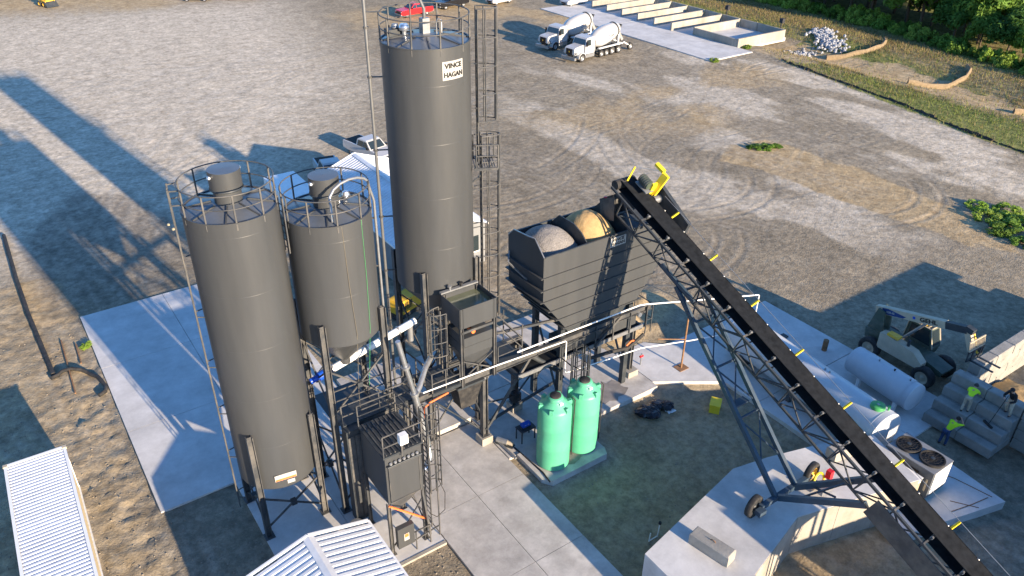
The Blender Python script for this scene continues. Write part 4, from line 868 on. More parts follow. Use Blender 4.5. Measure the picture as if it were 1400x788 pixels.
MB().add([cph(-.4, 1.05, .55), cph(2.2, 1.05, .12), cph(2.2, 1.05, -.62), cph(-.4, 1.05, -.35), cph(-.4, 1.25, .55), cph(2.2, 1.25, .12), cph(2.2, 1.25, -.62), cph(-.4, 1.25, -.35)], [(0,1,2,3),(7,6,5,4),(0,4,5,1),(1,5,6,2),(2,6,7,3),(3,7,4,0)]).build('drive_guard', 'dark_steel', rc)
MB().add([cph(.5, .66, -.35), cph(2.4, .66, -.35), cph(2.4, 1.02, -.35), cph(.5, 1.02, -.35), cph(.5, .66, -.40), cph(2.4, .66, -.40), cph(2.4, 1.02, -.40), cph(.5, 1.02, -.40)], [(0,1,2,3),(7,6,5,4),(0,4,5,1),(1,5,6,2),(2,6,7,3),(3,7,4,0)]).build('service_step', 'galv', rc)
# undercarriage
AXZ = 2.34; ZW = 1.82+.54
MB().bar((22.9, 13.9, AXZ), (26.3, 13.9, AXZ), .22, .22).build('axle_beam', 'navy_steel', rc)
LT = ((24.14, 21.35, 9.30), (25.58, 21.35, 9.25)); LB = ((23.9, 13.9, AXZ), (25.2, 13.9, AXZ))
for a_, b_ in zip(LB, LT): MB().bar(a_, b_, .17, .22).build('support_leg', 'navy_steel', rc)
LA = [Vector(p) for p in LB]; LC = [Vector(p) for p in LT]
for t0, t1 in ((.14, .36), (.40, .60), (.62, .82), (.84, .97)):
    MB().bar(LA[0].lerp(LC[0], t0), LA[1].lerp(LC[1], t1), .06, .06).bar(LA[1].lerp(LC[1], t0), LA[0].lerp(LC[0], t1), .06, .06).split('leg_brace', 'navy_steel', rc)
    MB().bar(LA[0].lerp(LC[0], t1), LA[1].lerp(LC[1], t1), .08, .08).build('leg_tie', 'navy_steel', rc)
MB().box(24.2, 25.1, 17.0, 17.4, 5.05, 5.12).build('leg_plate', 'navy_steel', rc)
for x in (24.14, 25.58): MB().bar((x, 20.2, 9.05), (x, 22.4, 9.95), .14, .18).build('leg_saddle', 'navy_steel', rc)
for a_, b_ in (((24.0, 13.85, AXZ), (24.2, 10.3, 4.85)), ((25.1, 13.85, AXZ), (25.6, 10.9, 5.0))): MB().bar(a_, b_, .20, .26).build('tow_arm', 'navy_steel', rc)
MB().bar((24.1, 13.0, 2.95), (25.4, 11.6, 4.4), .07, .07).bar((25.2, 13.0, 2.95), (24.3, 11.6, 4.1), .07, .07).split('arm_brace', 'navy_steel', rc)
def wheel(parent, loc, r, w, axis, tm='rubber', rm='steel_paint', rz=0, rimr=.58, name='wheel'):
    # axis: rotation that maps local z to the axle
    e = bpy.data.objects.new(name, None); COL.objects.link(e); e.parent = parent; e.location = loc; e.rotation_euler = axis
    inst('tyre', TYRE(r, w, rimr), e); inst('rim', RIM(r, w, rimr, rm), e); return e
_tc = {}
def TYRE(r, w, q):
    k = ('t', r, w, q)
    if k not in _tc:
        rr = r*q; b = MB().slathe([(rr, -w*.42), (r*.86, -w*.5), (r*.96, -w*.44), (r, -w*.28), (r, w*.28), (r*.96, w*.44), (r*.86, w*.5), (rr, w*.42), (rr, -w*.42)], 28); _tc[k] = b.mesh('tyre', 'rubber')
    return _tc[k]
def RIM(r, w, q, m):
    k = ('r', r, w, q, m)
    if k not in _tc:
        rr = r*q; b = MB().slathe([(rr, -w*.40), (rr*.92, -w*.40), (rr*.86, -w*.2), (rr*.35, -w*.15), (rr*.30, -w*.32), (.001, -w*.33)], 20); b.slathe([(rr, w*.40), (rr*.92, w*.40), (rr*.86, w*.2), (rr*.35, w*.15), (rr*.30, w*.32), (.001, w*.33)], 20); _tc[k] = b.mesh('rim', m)
    return _tc[k]
wheel(rc, (22.7, 14.1, ZW), .54, .30, (R(90), 0, R(8)), rm='dark_steel'); wheel(rc, (26.45, 14.0, ZW), .54, .30, (R(90), 0, R(8)), rm='cat_yellow')
MB().box(22.55, 22.95, 13.6, 13.9, 2.15, 2.40).build('hub_bracket', 'navy_steel', rc)
MB().arc((26.45, 13.55), .34, 0, 360, .06, 2.25).xf(Matrix.Translation((26.45, 13.55, 2.25)) @ Matrix.Rotation(R(70), 4, 'X') @ Matrix.Translation((-26.45, -13.55, -2.25))).build('drive_ring', 'yellow', rc)
MB().box(26.75, 27.0, 13.25, 13.5, 2.3, 2.75).build('wheel_drive', 'red', rc); MB().box(26.0, 26.9, 13.0, 13.25, 1.95, 2.2).build('drive_tray', 'galv', rc)
# hopper added out of view over the conveyor tail, widened to shade the ramp
th = thing('shade_hopper', 'unseen dark steel hopper added over the conveyor tail to shade the ramp', 'hopper', (25.0, -1.0, 0))
MB().add([(-1.6, 1.2, 4.75), (2.1, 1.2, 4.75), (2.1, 4.3, 4.75), (-1.6, 4.3, 4.75), (-.5, 1.9, 3.55), (.5, 1.9, 3.55), (.5, 3.6, 3.75), (-.5, 3.6, 3.75)], [(0,1,5,4),(1,2,6,5),(2,3,7,6),(3,0,4,7)]).build('hopper', 'dark_steel', th)
for x in (-1.5, 2.0):
    for y in (1.3, 4.2): MB().bar((x, y, gz(25+x, -1+y)-.1), (x, y, 4.7), .15, .15).build('leg', 'dark_steel', th)

# ------------------------------------------------------------------ ramp
ZR = 1.82
rp = thing('loading_ramp', 'raised pale concrete loading ramp under the wheels of the inclined conveyor', 'ramp', (0, 0, 0))
top = [(17.42, 15.15), (17.3, 5.0), (20.1, 5.0), (20.35, 11.9), (24.25, 12.9), (30.75, 11.2), (31.7, 14.2), (30.0, 15.0), (26.15, 16.1), (24.2, 16.5)]
b = MB(); nT = len(top)
b.add([(p[0], p[1], ZR) for p in top]+[(p[0], p[1], -1.2) for p in top], [tuple(range(nT))]+[((i+1) % nT, i, i+nT, (i+1) % nT+nT) for i in range(nT)])
b.build('ramp_body', 'concrete_new', rp)
MB().prism([(5.0-.003, ZR), (-6.0, -.1), (-6.0, -1.2), (5.0-.003, -1.2)], 17.3, 20.1, 'x').build('ramp_slope', 'concrete_new', rp)
for a_, c_ in zip(top[2:5], top[3:6]):
    A = Vector((*a_, 0)); C = Vector((*c_, 0)); dd = (C-A).normalized(); o2 = Vector((dd.y, -dd.x, 0))*.02
    k = max(1, int((C-A).length/2.1))
    for i in range(k):
        p = A.lerp(C, i/k)+dd*.02; q = A.lerp(C, (i+1)/k)-dd*.02; MB().add([(*(p+o2*t).xy, z) for t in (0, 1) for z in (-.9, ZR-.03)]+[(*(q+o2*t).xy, z) for t in (0, 1) for z in (-.9, ZR-.03)], [(0,1,3,2),(4,6,7,5),(2,3,7,6),(0,4,5,1),(1,5,7,3),(0,2,6,4)]).build('wall_panel', 'concrete_wall', rp)
def chamfer_block(L, W_, H, c=.05):
    b = MB(); pts = []
    for z, i in ((0, c), (c, 0), (H-c, 0), (H, c)): pts += [(-L/2+i, -W_/2+i, z), (L/2-i, -W_/2+i, z), (L/2-i, W_/2-i, z), (-L/2+i, W_/2-i, z)]
    f = [(3, 2, 1, 0), (12, 13, 14, 15)]
    for k in range(3):
        for i in range(4): f.append((k*4+i, k*4+(i+1) % 4, k*4+4+(i+1) % 4, k*4+4+i))
    return b.add(pts, f)
lb = thing('concrete_block', 'loose chipped concrete block lying on the loading ramp', 'concrete block', (19.75, 13.7, ZR), R(-79))
chamfer_block(1.83, .61, .61).build('block_body', 'block', lb); MB().path([(-.12, 0, .6), (-.08, 0, .68), (.08, 0, .68), (.12, 0, .6)], .018, 6).build('lifting_loop', 'rust', lb)
rb = thing('concrete_block', 'concrete block pair at the ramp edge under the conveyor truss', 'concrete block', (29.3, 14.2, ZR), R(-10))
chamfer_block(1.8, .6, .6).build('block_body', 'concrete_wall', rb)
# ------------------------------------------------------------------ horizontal tanks
def htank(name, label, p, ang, L, r, zc, parts):
    t = thing(name, label, 'tank', (p[0], p[1], 0), R(ang)); Mx = Matrix.Translation((0, 0, zc)) @ Matrix.Rotation(R(90), 4, 'Y')
    MB().slathe([(r, 0), (r, L)], 48, (0, 0, 0), Mx).build('shell', 'tank_white', t)
    for z_, sg_ in ((0, -1), (L, 1)): MB().slathe([(.001, z_+sg_*.10), (r*.5, z_+sg_*.085), (r*.97, z_+sg_*.012), (r, z_)], 48, (0, 0, 0), Mx).build('end_cap', 'tank_white', t)
    k = 0
    for s in (.03, .5, .97): MB().slathe([(r+.001, s*L-.02), (r+.012, s*L), (r+.001, s*L+.02)], 48, (0, 0, 0), Mx).build('weld_band', 'tank_white', t)
    return t
dx, dy = 1.0, 10.4; ang = math.degrees(math.atan2(dy, dx))
bt_ = htank('water_storage_tank', 'long white horizontal storage tank with a green hatch lid, alongside the conveyor', (32.75, 14.2), ang, 10.6, 1.15, 1.42, 1)
MB().slathe([(.36, 2.54), (.36, 2.68), (.34, 2.72), (.001, 2.73)], 24, (.75, 0, 0)).build('hatch_lid', 'green_lid', bt_)
MB().box(.68, .82, -.06, .06, 2.74, 2.75).build('hatch_mark', 'sign_white', bt_)
MB().lathe([(.05, 2.5), (.05, 2.72), (.08, 2.72), (.08, 2.8), (.001, 2.8)], 10, (.35, -.3, 0)).build('vent', 'green_lid', bt_)
for x in (3.9, 4.2): MB().lathe([(.05, 2.5), (.05, 2.66), (.001, 2.67)], 10, (x, -.1, 0)).build('fitting', 'galv', bt_)
for x in (1.6, 5.3, 9.0): MB().prism([(-.95, .02), (.95, .02), (1.0, .9), (.6, .50), (0, .27), (-.6, .50), (-1.0, .9)], x-.12, x+.12, 'x').build('saddle', 'steel_paint', bt_)
st_ = htank('fuel_tank', 'short white double walled fuel tank on legs next to the telehandler', (36.95, 15.1), 84, 4.0, .80, 1.18, 1)
MB().slathe([(.83, .35), (.83, 3.3)], 48, (0, 0, 0), Matrix.Translation((0, 0, 1.18)) @ Matrix.Rotation(R(90), 4, 'Y')).build('outer_wall', 'tank_white', st_)
for x in (.7, 3.1):
    for y in (-.45, .45): MB().box(x-.09, x+.09, y-.09, y+.09, .02, .62).build('leg', 'white_paint', st_)
for x in (.5, 1.5, 2.5): MB().lathe([(.04, 1.97), (.04, 2.1), (.07, 2.1), (.001, 2.14)], 8, (x, .05, 0)).build('fitting', 'rubber' if x == 1.5 else 'galv', st_)
tag(MB().lathe([(.16, .02), (.16, .75), (.001, .76)], 16, (38.2, 21.5, 0)).build('bollard', 'rust'), 'short brown pipe bollard standing on the storage slab', 'bollard')

# ------------------------------------------------------------------ chiller and white box
ch = thing('chiller_unit', 'grey chiller unit with two round black fans on its top', 'chiller', (0, 0, 0))
MB().box(31.45, 33.0, 10.95, 13.3, .42, 1.95).build('cabinet', 'chiller_grey', ch)
MB().box(31.42, 33.03, 10.92, 13.33, 1.95, 2.0).build('top_panel', 'grey_panel', ch)
MB().box(31.6, 32.98, 10.925, 10.945, .6, 1.9).build('end_panel', 'white_paint', ch)
for y in (12.72, 11.52):
    f = MB().lathe([(.57, 2.0), (.57, 2.13), (.53, 2.13), (.53, 2.02)], 32, (32.22, y, 0)).build('fan_ring', 'rubber', ch)
    MB().lathe([(.53, 2.03), (.001, 2.03)], 32, (32.22, y, 0)).build('fan_well', 'rubber', f)
    b = MB()
    for k in range(16): a = R(22.5*k); b.bar((32.22+.1*math.cos(a), y+.1*math.sin(a), 2.12), (32.22+.54*math.cos(a), y+.54*math.sin(a), 2.12), .012, .012)
    for rr in (.2, .35, .5): b.arc((32.22, y), rr, 0, 360, .007, 2.125, 4, 24)
    o = b.build('fan_guard', 'rubber', f); o['kind'] = 'stuff'
    MB().lathe([(.10, 2.06), (.10, 2.14), (.001, 2.15)], 14, (32.22, y, 0)).build('fan_hub', 'dark_steel', f)
MB().box(31.42, 31.445, 12.7, 13.1, 1.35, 1.47).build('nameplate', 'orange', ch); MB().box(31.42, 31.445, 11.6, 12.0, 1.2, 1.65).build('display', 'black_gloss', ch)
MB().box(31.42, 31.445, 11.1, 11.18, .8, 1.5).build('handle', 'tan_paint', ch)
for y in (11.2, 13.05): MB().box(31.3, 33.2, y-.12, y+.12, .165, .42).build('skid_rail', 'green_lid', ch)
wx = thing('equipment_box', 'white sloped equipment box between the conveyor and the chiller', 'box', (30.62, 12.5, .165), R(0))
MB().prism([(-.62, 0), (.62, 0), (.62, 1.40), (-.62, 1.22)], -1.2, 1.2, 'y').build('box_body', 'white_paint', wx); MB().prism([(-.65, 1.23), (.65, 1.41), (.65, 1.45), (-.65, 1.27)], -1.24, 1.24, 'y').build('lid', 'white_paint', wx)
MB().box(-.55, .55, -1.225, -1.205, .05, 1.15).build('sunlit_end', 'cream', wx)  # cream plate puts sunlight into the colour of the white box's end
for k, (pts) in enumerate(([(33.4, 12.9, .17), (34.2, 11.0, .17), (34.5, 9.3, .17)], [(32.0, 9.9, .17), (33.2, 9.6, .17), (34.3, 9.4, .17)], [(32.6, 10.3, .17), (33.3, 9.3, .17)])): tag(MB().path(pts, .02, 5).build('rod', 'rust'), ['long thin rod lying along the edge of the chiller slab', 'thin rod lying across the chiller slab corner', 'short thin rod on the chiller slab crossing the other rods'][k], 'rod')

# ------------------------------------------------------------------ concrete block bunker
bw = thing('block_bunker', 'bunker of stacked grey concrete blocks, stepped where the workers stand', 'block wall', (0, 0, 0))
bm_ = chamfer_block(1.80, .60, .60, .045).mesh('block', 'block')
def blk(x, y, z, rz): inst('block', bm_, bw, (x, y, z), (0, 0, rz+random.uniform(-.012, .012)))
for k in range(4):
    for j in range(k+1):
        for y in (11.75, 13.58): blk(37.42+.64*k+random.uniform(-.02, .02), y, .0+j*.61-.02, R(90))
for j in range(4):
    for k in range(8): blk(40.65+1.83*k+(.9 if j % 2 else 0)-.0, 14.2, j*.61-.02, 0)
for j in range(4):
    for k in range(4): blk(39.4, 9.9-1.83*k-.02, j*.61-.10, R(90))
hp = heap_mesh('sand_heap', 'sand_pile', 'low heap of tan sand inside the block bunker', 'sand heap', 41.6, 44.8, 10.6, 13.8, -.05, .75, -.3, 81)
wbm = thing('shade_block_wall', 'unseen stepped block wall added to shade the tanks and chiller slab', 'block wall', (0, 0, 0))
for j in range(15):  # added out of view; course heights set by the shade they cast
    for k in range(14):
        x = 26.9+1.83*k+(.9 if j % 2 else 0)
        if j < 7 or (j < 13 and 35.2 < x < 44.2) or 35.2 < x < 37.4: inst('block', bm_, wbm, (x, -2.5, -.35+j*.61), (0, 0, 0))

# ------------------------------------------------------------------ telehandler
te = thing('telehandler', 'tan and dark green telehandler with raised boom holding forks over the block wall', 'telehandler', (41.0, 18.0, 0), R(-92))
# local: x forward, y left
MB().prism([(-2.5, .75), (2.4, .75), (2.5, 1.05), (1.2, 1.35), (-1.5, 1.45), (-2.6, 1.4)], -.55, .55, 'y').build('chassis', 'machine_green', te)
MB().prism([(-1.3, .9), (1.5, .9), (1.5, 1.3), (.9, 1.75), (-1.0, 1.95), (-1.3, 1.9)], -1.15, -.62, 'y').build('engine_cover', 'tan_paint', te)
MB().box(-.9, -.2, -1.1, -.68, 1.93, 2.08).build('intake', 'cat_yellow', te); MB().tube((.35, -.85, 1.6), (.35, -.85, 2.2), .09, 10).build('exhaust', 'dark_steel', te)
for sx, r0 in ((1.75, .66), (-1.75, .66)):
    for sy in (-1.0, 1.0): wheel(te, (sx, sy, r0-.12), r0, .46, (R(90), 0, 0), rm='tan_paint')
for sx in (1.75, -1.75): MB().tube((sx, -.8, .54), (sx, .8, .54), .13, 10).build('axle', 'dark_steel', te)
cab = MB().prism([(-.75, 1.0), (.95, 1.0), (1.05, 1.5), (.70, 2.62), (-.65, 2.62), (-.8, 1.7)], .50, 1.28, 'y').build('cab', 'machine_green', te)
for y in (.485, 1.295): MB().prism([(-.55, 1.62), (.85, 1.58), (.60, 2.48), (-.52, 2.48)], y-.008, y+.008, 'y').build('window', 'glass', cab)
MB().add([(1.03, .58, 1.62), (1.03, 1.2, 1.62), (.74, 1.2, 2.52), (.74, .58, 2.52)], [(0, 1, 2, 3)]).build('windscreen', 'glass', cab)
b = MB()
for y in (.47, 1.31): b.path([(-.78, y, 1.6), (-.66, y, 2.64), (.70, y, 2.64), (1.06, y, 1.5)], .035, 6)
for x in (-.66, .70): b.bar((x, .47, 2.65), (x, 1.31, 2.65), .05, .05)
for k in range(5): b.bar((-.4+k*.22, .5, 2.66), (-.4+k*.22, 1.28, 2.66), .03, .03)
b.build('cab_frame', 'tan_paint', cab)
MB().box(-.1, .3, .6, 1.1, 2.64, 2.74).build('beacon_tray', 'cat_yellow', cab)
for y in (-.35, .35): MB().prism([(-2.6, 1.3), (-1.6, 1.3), (-1.75, 2.75), (-2.2, 2.85)], y-.06, y+.06, 'y').build('boom_tower', 'machine_green', te)
BA = Vector((-2.15, 0, 2.65)); BE = Vector((2.75, 0, 4.0)); bd = (BE-BA).normalized()
bo_ = MB().bar(BA-bd*.35, BA+bd*3.9, .36, .44).build('boom', 'tan_paint', te); MB().bar(BA+bd*3.9, BE, .32, .40).build('boom_extension', 'dark_steel', te)
yv = Vector((0, 0, 1)); upb = (yv-bd*yv.dot(bd)).normalized()
tb = text_mb('GEHL', .34, .004, 1.25, .012); tb.xf(frameM(BA+bd*2.95+Vector((0, -.186, 0)), bd, upb)).build('lettering', 'sign_black', bo_)
MB().add([tuple(BA+bd*s+upb*u+Vector((0, -.184, 0))) for s, u in ((.1, -.2), (.1, .18), (.5, .18), (1.6, -.08), (1.4, -.2))], [(0, 1, 2, 3, 4)]).build('decal', 'navy_car', bo_)
text_mb('RS8-42', .16, .003, 1.1, .004).xf(frameM(BA+bd*.62+Vector((0, -.188, -.03)), bd, upb)).build('lettering', 'sign_white', bo_)
MB().add([tuple(BA+bd*s+upb*u+Vector((0, -.184, 0))) for s, u in ((2.0, -.07), (2.16, -.07), (2.16, .09), (2.0, .09))], [(0, 1, 2, 3)]).build('sticker', 'blue_motor', bo_)
MB().bar(BE, BE+Vector((.55, 0, -1.1)), .26, .34).build('boom_head', 'tan_paint', te); MB().bar(BE+Vector((-.1, 0, .1)), BE+Vector((.35, 0, .02)), .34, .3).build('tilt_link', 'dark_steel', te)
MB().tube(BE+Vector((.25, .25, -.2)), BE+Vector((.75, .25, -1.2)), .07, 8).build('tilt_cylinder', 'cat_yellow', te)
FX = BE.x+.75; FZ = 2.55
cr = MB()
for z in (FZ+.08, FZ+.62): cr.bar((FX, -.75, z), (FX, .75, z), .08, .11)
for y in (-.72, -.25, .25, .72): cr.bar((FX, y, FZ+.05), (FX, y, FZ+.65), .06, .06)
cr.build('fork_carriage', 'dark_steel', te)
br = MB()
for k in range(13): br.bar((FX+.01, -.72+k*.12, FZ+.65), (FX-.12, -.72+k*.12, FZ+1.2), .025, .025)
br.bar((FX-.12, -.75, FZ+1.2), (FX-.12, .75, FZ+1.2), .06, .06).bar((FX, -.75, FZ+.68), (FX, .75, FZ+.68), .05, .05); br.build('backrest', 'tan_paint', te)
for y in (-.35, .35): MB().bar((FX+.06, y, FZ+.02), (FX+1.3, y, FZ+.02), .12, .05).bar((FX+.06, y, FZ), (FX+.06, y, FZ+.6), .12, .05).build('fork', 'dark_steel', te)
MB().tube((-.6, .0, 1.4), (.6, 0, 3.25), .09, 10).build('lift_cylinder', 'galv', te)

# ------------------------------------------------------------------ container, sheds
def corrugated(x0, x1, y0, y1, zf, pitch, amp, name, mat, parent, along='y', seal=.03):
    # ribbed sheet; zf(x) gives the roof height, ribs repeat along y and run across x
    b = MB(); n_ = int((y1-y0)/pitch); ys_ = []
    for i in range(n_): ys_ += [(y0+i*pitch, 0), (y0+(i+.30)*pitch, 0), (y0+(i+.42)*pitch, amp), (y0+(i+.88)*pitch, amp)]
    ys_.append((y0+n_*pitch, 0)); vs = []
    for y, a in ys_: vs += [(x0, y, zf(x0)+a), (x1, y, zf(x1)+a)]
    b.add(vs, [(2*i, 2*i+1, 2*i+3, 2*i+2) for i in range(len(ys_)-1)]); return b.build(name, mat, parent, None, False)
sc_ = thing('shipping_container', 'long cream shipping container with a white ribbed roof on churned dirt', 'container', (-2.25, 34.55, gz(-2.2, 30)), R(-1.5))
LC_, WC, HC = 12.19, 2.40, 2.62
corrugated(-WC/2+.07, WC/2-.07, -LC_+.1, -.1, lambda x: HC-.04, .21, .035, 'roof', 'roof_white', sc_)
MB().box(-WC/2, -WC/2+.07, -LC_, 0, 0, HC).build('side_wall', 'cream', sc_); MB().box(-WC/2+.08, WC/2-.08, -.05, 0, 0, HC).build('end_wall', 'cream', sc_)
b = MB(); n_ = 44
vs = []; 
for i in range(n_*4+1):
    ph = i % 4; xx = WC/2-.01 if ph in (0, 1) else WC/2-.05; yy = -LC_+.05+(LC_-.1)*i/(n_*4); vs += [(xx, yy, .12), (xx, yy, HC-.12)]
b.add(vs, [(2*i, 2*i+1, 2*i+3, 2*i+2) for i in range(n_*4)]); b.build('side_wall', 'cream', sc_, None, False)
b = MB()
for x in (-WC/2, WC/2): b.bar((x, -LC_, HC-.02), (x, 0, HC-.02), .12, .10)
b.bar((-WC/2, -.02, HC-.02), (WC/2, -.02, HC-.02), .12, .10).bar((WC/2, -LC_, .08), (WC/2, 0, .08), .10, .16).bar((WC/2-.03, -.04, 0), (WC/2-.03, -.04, HC), .10, .10).bar((-WC/2+.03, -.04, 0), (-WC/2+.03, -.04, HC), .10, .10)
b.build('frame', 'white_paint', sc_)
for x in (-WC/2, WC/2): MB().box(x-.09, x+.09, -.16, .02, HC-.05, HC+.06).build('corner_casting', 'tan_paint', sc_)
text_mb('CONTAINER LEASING', .10, .002, 1.2, .002).xf(frameM((.05, -.16, HC+.036), (-1, 0, 0), (0, -1, 0))).build('lettering', 'sign_black', sc_) if False else None
def shed(name, label, x0, x1, y0, y1, ze, zr, wall, rib=.30):
    t = thing(name, label, 'building', ((x0+x1)/2, y1, 0)); hw = (x1-x0)/2; L = y1-y0
    MB().prism([(-hw+.15, -.1), (hw-.15, -.1), (hw-.15, ze-.05), (0, zr-.08), (-hw+.15, ze-.05)], -L+.15, -.15, 'y').build('walls', wall, t)
    for a, c in ((-hw, 0), (0, hw)): corrugated(a, c, -L, 0, lambda x: zr-(zr-ze)*abs(x)/hw, rib, .04, 'roof', 'roof_white', t)
    rc_ = MB().add([(-.22, -L, zr-.06+.06), (0, -L, zr+.075), (.22, -L, zr-.0), (-.22, 0.02, zr-.0), (0, .02, zr+.075), (.22, .02, zr-.0)], [(0, 1, 4, 3), (1, 2, 5, 4)]).build('ridge_cap', 'roof_white', t, None, False)
    for sg_ in (-1, 1): MB().bar((0, .03, zr+.03), (sg_*hw, .03, ze+.02), .10, .14).build('barge_trim', 'white_paint', t); MB().bar((sg_*(hw+.03), -L, ze-.03), (sg_*(hw+.03), .03, ze-.03), .10, .12).build('gutter', 'white_paint', t)
    return t
shed('metal_shed', 'white ribbed gable roof shed beside the dust collector', 3.45, 8.55, 9.0, 22.45, 2.55, 3.25, 'white_paint', .31)
bs = shed('metal_shed', 'large white ribbed gable roof shed behind the tall silo', 20.3, 27.4, 42.2, 56.2, 3.0, 4.3, 'grey_panel', .34)
for k, x in enumerate((-2.2, .2, 2.4)):
    wn = MB().box(x-.45, x+.45, -13.89, -13.85, 1.0, 2.2).build('window', 'glass', bs); MB().box(x-.52, x+.52, -13.90, -13.86, .92, 1.0).build('sill', 'white_paint', wn)
bo2 = thing('box_trailer', 'white flat roofed box trailer parked in the shade behind the silos', 'trailer', (18.6, 56.4, gz(18.6, 56.4)), R(90))
MB().box(-3.6, 3.0, -1.25, 1.25, .75, 2.75).build('box', 'white_paint', bo2); MB().box(-3.5, 3.9, -.5, .5, .55, .72).build('chassis', 'dark_steel', bo2)
for x in (-2.4, -1.4):
    for y in (-1.05, 1.05): wheel(bo2, (x, y, .42), .42, .26, (R(90), 0, 0), rm='galv')

# ------------------------------------------------------------------ road vehicles
def taper(b, prof, w0, w1, zsplit):
    # side profile extruded, upper part narrower (tumblehome)
    n_ = len(prof); hw = lambda z: w0/2 if z <= zsplit else w0/2-(w0-w1)/2*(z-zsplit)/(max(p[1] for p in prof)-zsplit)
    A = [(p[0], -hw(p[1]), p[1]) for p in prof]; B = [(p[0], hw(p[1]), p[1]) for p in prof]
    return b.add(A+B, [tuple(range(n_)), tuple(range(2*n_-1, n_-1, -1))]+[(i, i+n_, (i+1) % n_+n_, (i+1) % n_) for i in range(n_)])
def pickup(label, loc, rz, mat, cover=False, name='pickup_truck', cat='pickup'):
    t = thing(name, label, cat, (loc[0], loc[1], gz(*loc)), R(rz)); W_ = 2.0
    lower = [(-2.9, .55), (-2.2, .45), (2.4, .42), (2.88, .5), (2.92, .85), (2.75, 1.08), (1.25, 1.2), (.9, 1.22), (-.95, 1.24), (-2.92, 1.22), (-2.95, .7)]
    taper(MB(), lower, W_, W_*.97, .9).build('body', mat, t)
    cab = taper(MB(), [(-.92, 1.20), (1.22, 1.18), (.52, 1.80), (.35, 1.88), (-.72, 1.88), (-.86, 1.80)], W_*.96, W_*.76, 1.2).build('cab', mat, t)
    MB().add([(1.15, -.80, 1.26), (1.15, .80, 1.26), (.56, .70, 1.79), (.56, -.70, 1.79)], [(0, 1, 2, 3)]).build('windscreen', 'glass', cab)
    for s_ in (-1, 1):
        for x0, x1 in ((.12, .95), (-.75, .06)): MB().add([(x0, s_*.955, 1.27), (x1, s_*.955, 1.27), (min(x1, .50), s_*.815, 1.76), (x0 if x0 > -.5 else -.68, s_*.815, 1.76)], [(0, 1, 2, 3)]).build('window', 'glass', cab)
        MB().box(.85, 1.05, s_*1.0-.02+(0 if s_ > 0 else -.14), s_*1.0+.02+(.14 if s_ > 0 else 0), 1.25, 1.42).build('mirror', 'black_gloss', t)
        MB().box(2.72, 2.93, s_*.78-.17, s_*.78+.17, .80, .98).build('headlight', 'galv', t); MB().box(-2.965, -2.93, s_*.86-.08, s_*.86+.08, .75, 1.12).build('tail_light', 'red', t)
        for x in (1.85, -1.75): wheel(t, (x, s_*.86, .38), .39, .27, (R(90), 0, 0), rm='galv')
    MB().add([(-.90, -.72, 1.32), (-.90, .72, 1.32), (-.88, .66, 1.74), (-.88, -.66, 1.74)], [(0, 1, 2, 3)]).build('rear_window', 'glass', cab)
    MB().box(2.90, 2.95, -.5, .5, .62, 1.0).build('grille', 'black_gloss', t); MB().box(2.75, 3.0, -.95, .95, .42, .6).build('bumper', 'galv', t); MB().box(-3.02, -2.9, -.95, .95, .5, .68).build('bumper', 'galv', t)
    if cover: MB().box(-2.85, -1.0, -.88, .88, 1.235, 1.26).build('bed_cover', 'black_gloss', t)
    else: MB().box(-2.85, -1.0, -.84, .84, 1.222, 1.245).build('bed_floor', 'dark_interior', t)
    return t
def suv(label, loc, rz, mat, name='car', cat='car'):
    t = thing(name, label, cat, (loc[0], loc[1], gz(*loc)), R(rz)); W_ = 1.9
    taper(MB(), [(-2.35, .5), (-1.9, .38), (1.9, .36), (2.32, .45), (2.36, .75), (2.2, .98), (1.1, 1.1), (-2.3, 1.12), (-2.42, .8)], W_, W_*.97, .8).build('body', mat, t)
    cab = taper(MB(), [(-2.28, 1.08), (1.15, 1.08), (.45, 1.66), (.2, 1.72), (-1.75, 1.72), (-2.05, 1.62)], W_*.95, W_*.74, 1.08).build('cabin', mat, t)
    MB().add([(1.06, -.76, 1.16), (1.06, .76, 1.16), (.50, .66, 1.64), (.50, -.66, 1.64)], [(0, 1, 2, 3)]).build('windscreen', 'glass', cab)
    for s_ in (-1, 1):
        for x0, x1, x2, x3 in ((.05, .90, .42, .05), (-.95, -.02, -.02, -.95), (-2.0, -1.02, -1.02, -1.8)): MB().add([(x0, s_*.90, 1.16), (x1, s_*.90, 1.16), (x2, s_*.735, 1.62), (x3, s_*.735, 1.62)], [(0, 1, 2, 3)]).build('window', 'glass', cab)
        for x in (1.45, -1.4): wheel(t, (x, s_*.82, .34), .35, .24, (R(90), 0, 0), rm='galv')
        MB().box(2.18, 2.37, s_*.7-.17, s_*.7+.17, .68, .84).build('headlight', 'galv', t); MB().box(-2.43, -2.36, s_*.75-.10, s_*.75+.10, .75, 1.05).build('tail_light', 'red', t)
    MB().box(2.33, 2.38, -.5, .5, .5, .75).build('grille', 'black_gloss', t)
    return t
pickup('bright red pickup parked in the yard row behind the tall silo', (61.2, 115.0), 184, 'red')
pickup('black pickup parked next to the red pickup', (69.2, 117.0), 186, 'black_gloss', True)
suv('white sport utility car parked at the end of the row past the black pickup', (77.6, 115.4), 188, 'white_gloss')
suv('white sport utility car parked near the washout bays and mixer trucks', (87.4, 107.8), 186, 'white_gloss')
pickup('white pickup parked in sunlight just beyond the gable shed', (29.3, 65.0), -78, 'white_gloss')
pickup('white pickup in the silo shadow beside the box trailer', (24.0, 61.8), -100, 'white_gloss')
suv('dark blue car at the far edge of the pale yard', (36.0, 144.0), 150, 'navy_car')
pickup('dark pickup with pale wheels at the far edge of the pale yard', (42.5, 141.5), 150, 'navy_car', True)
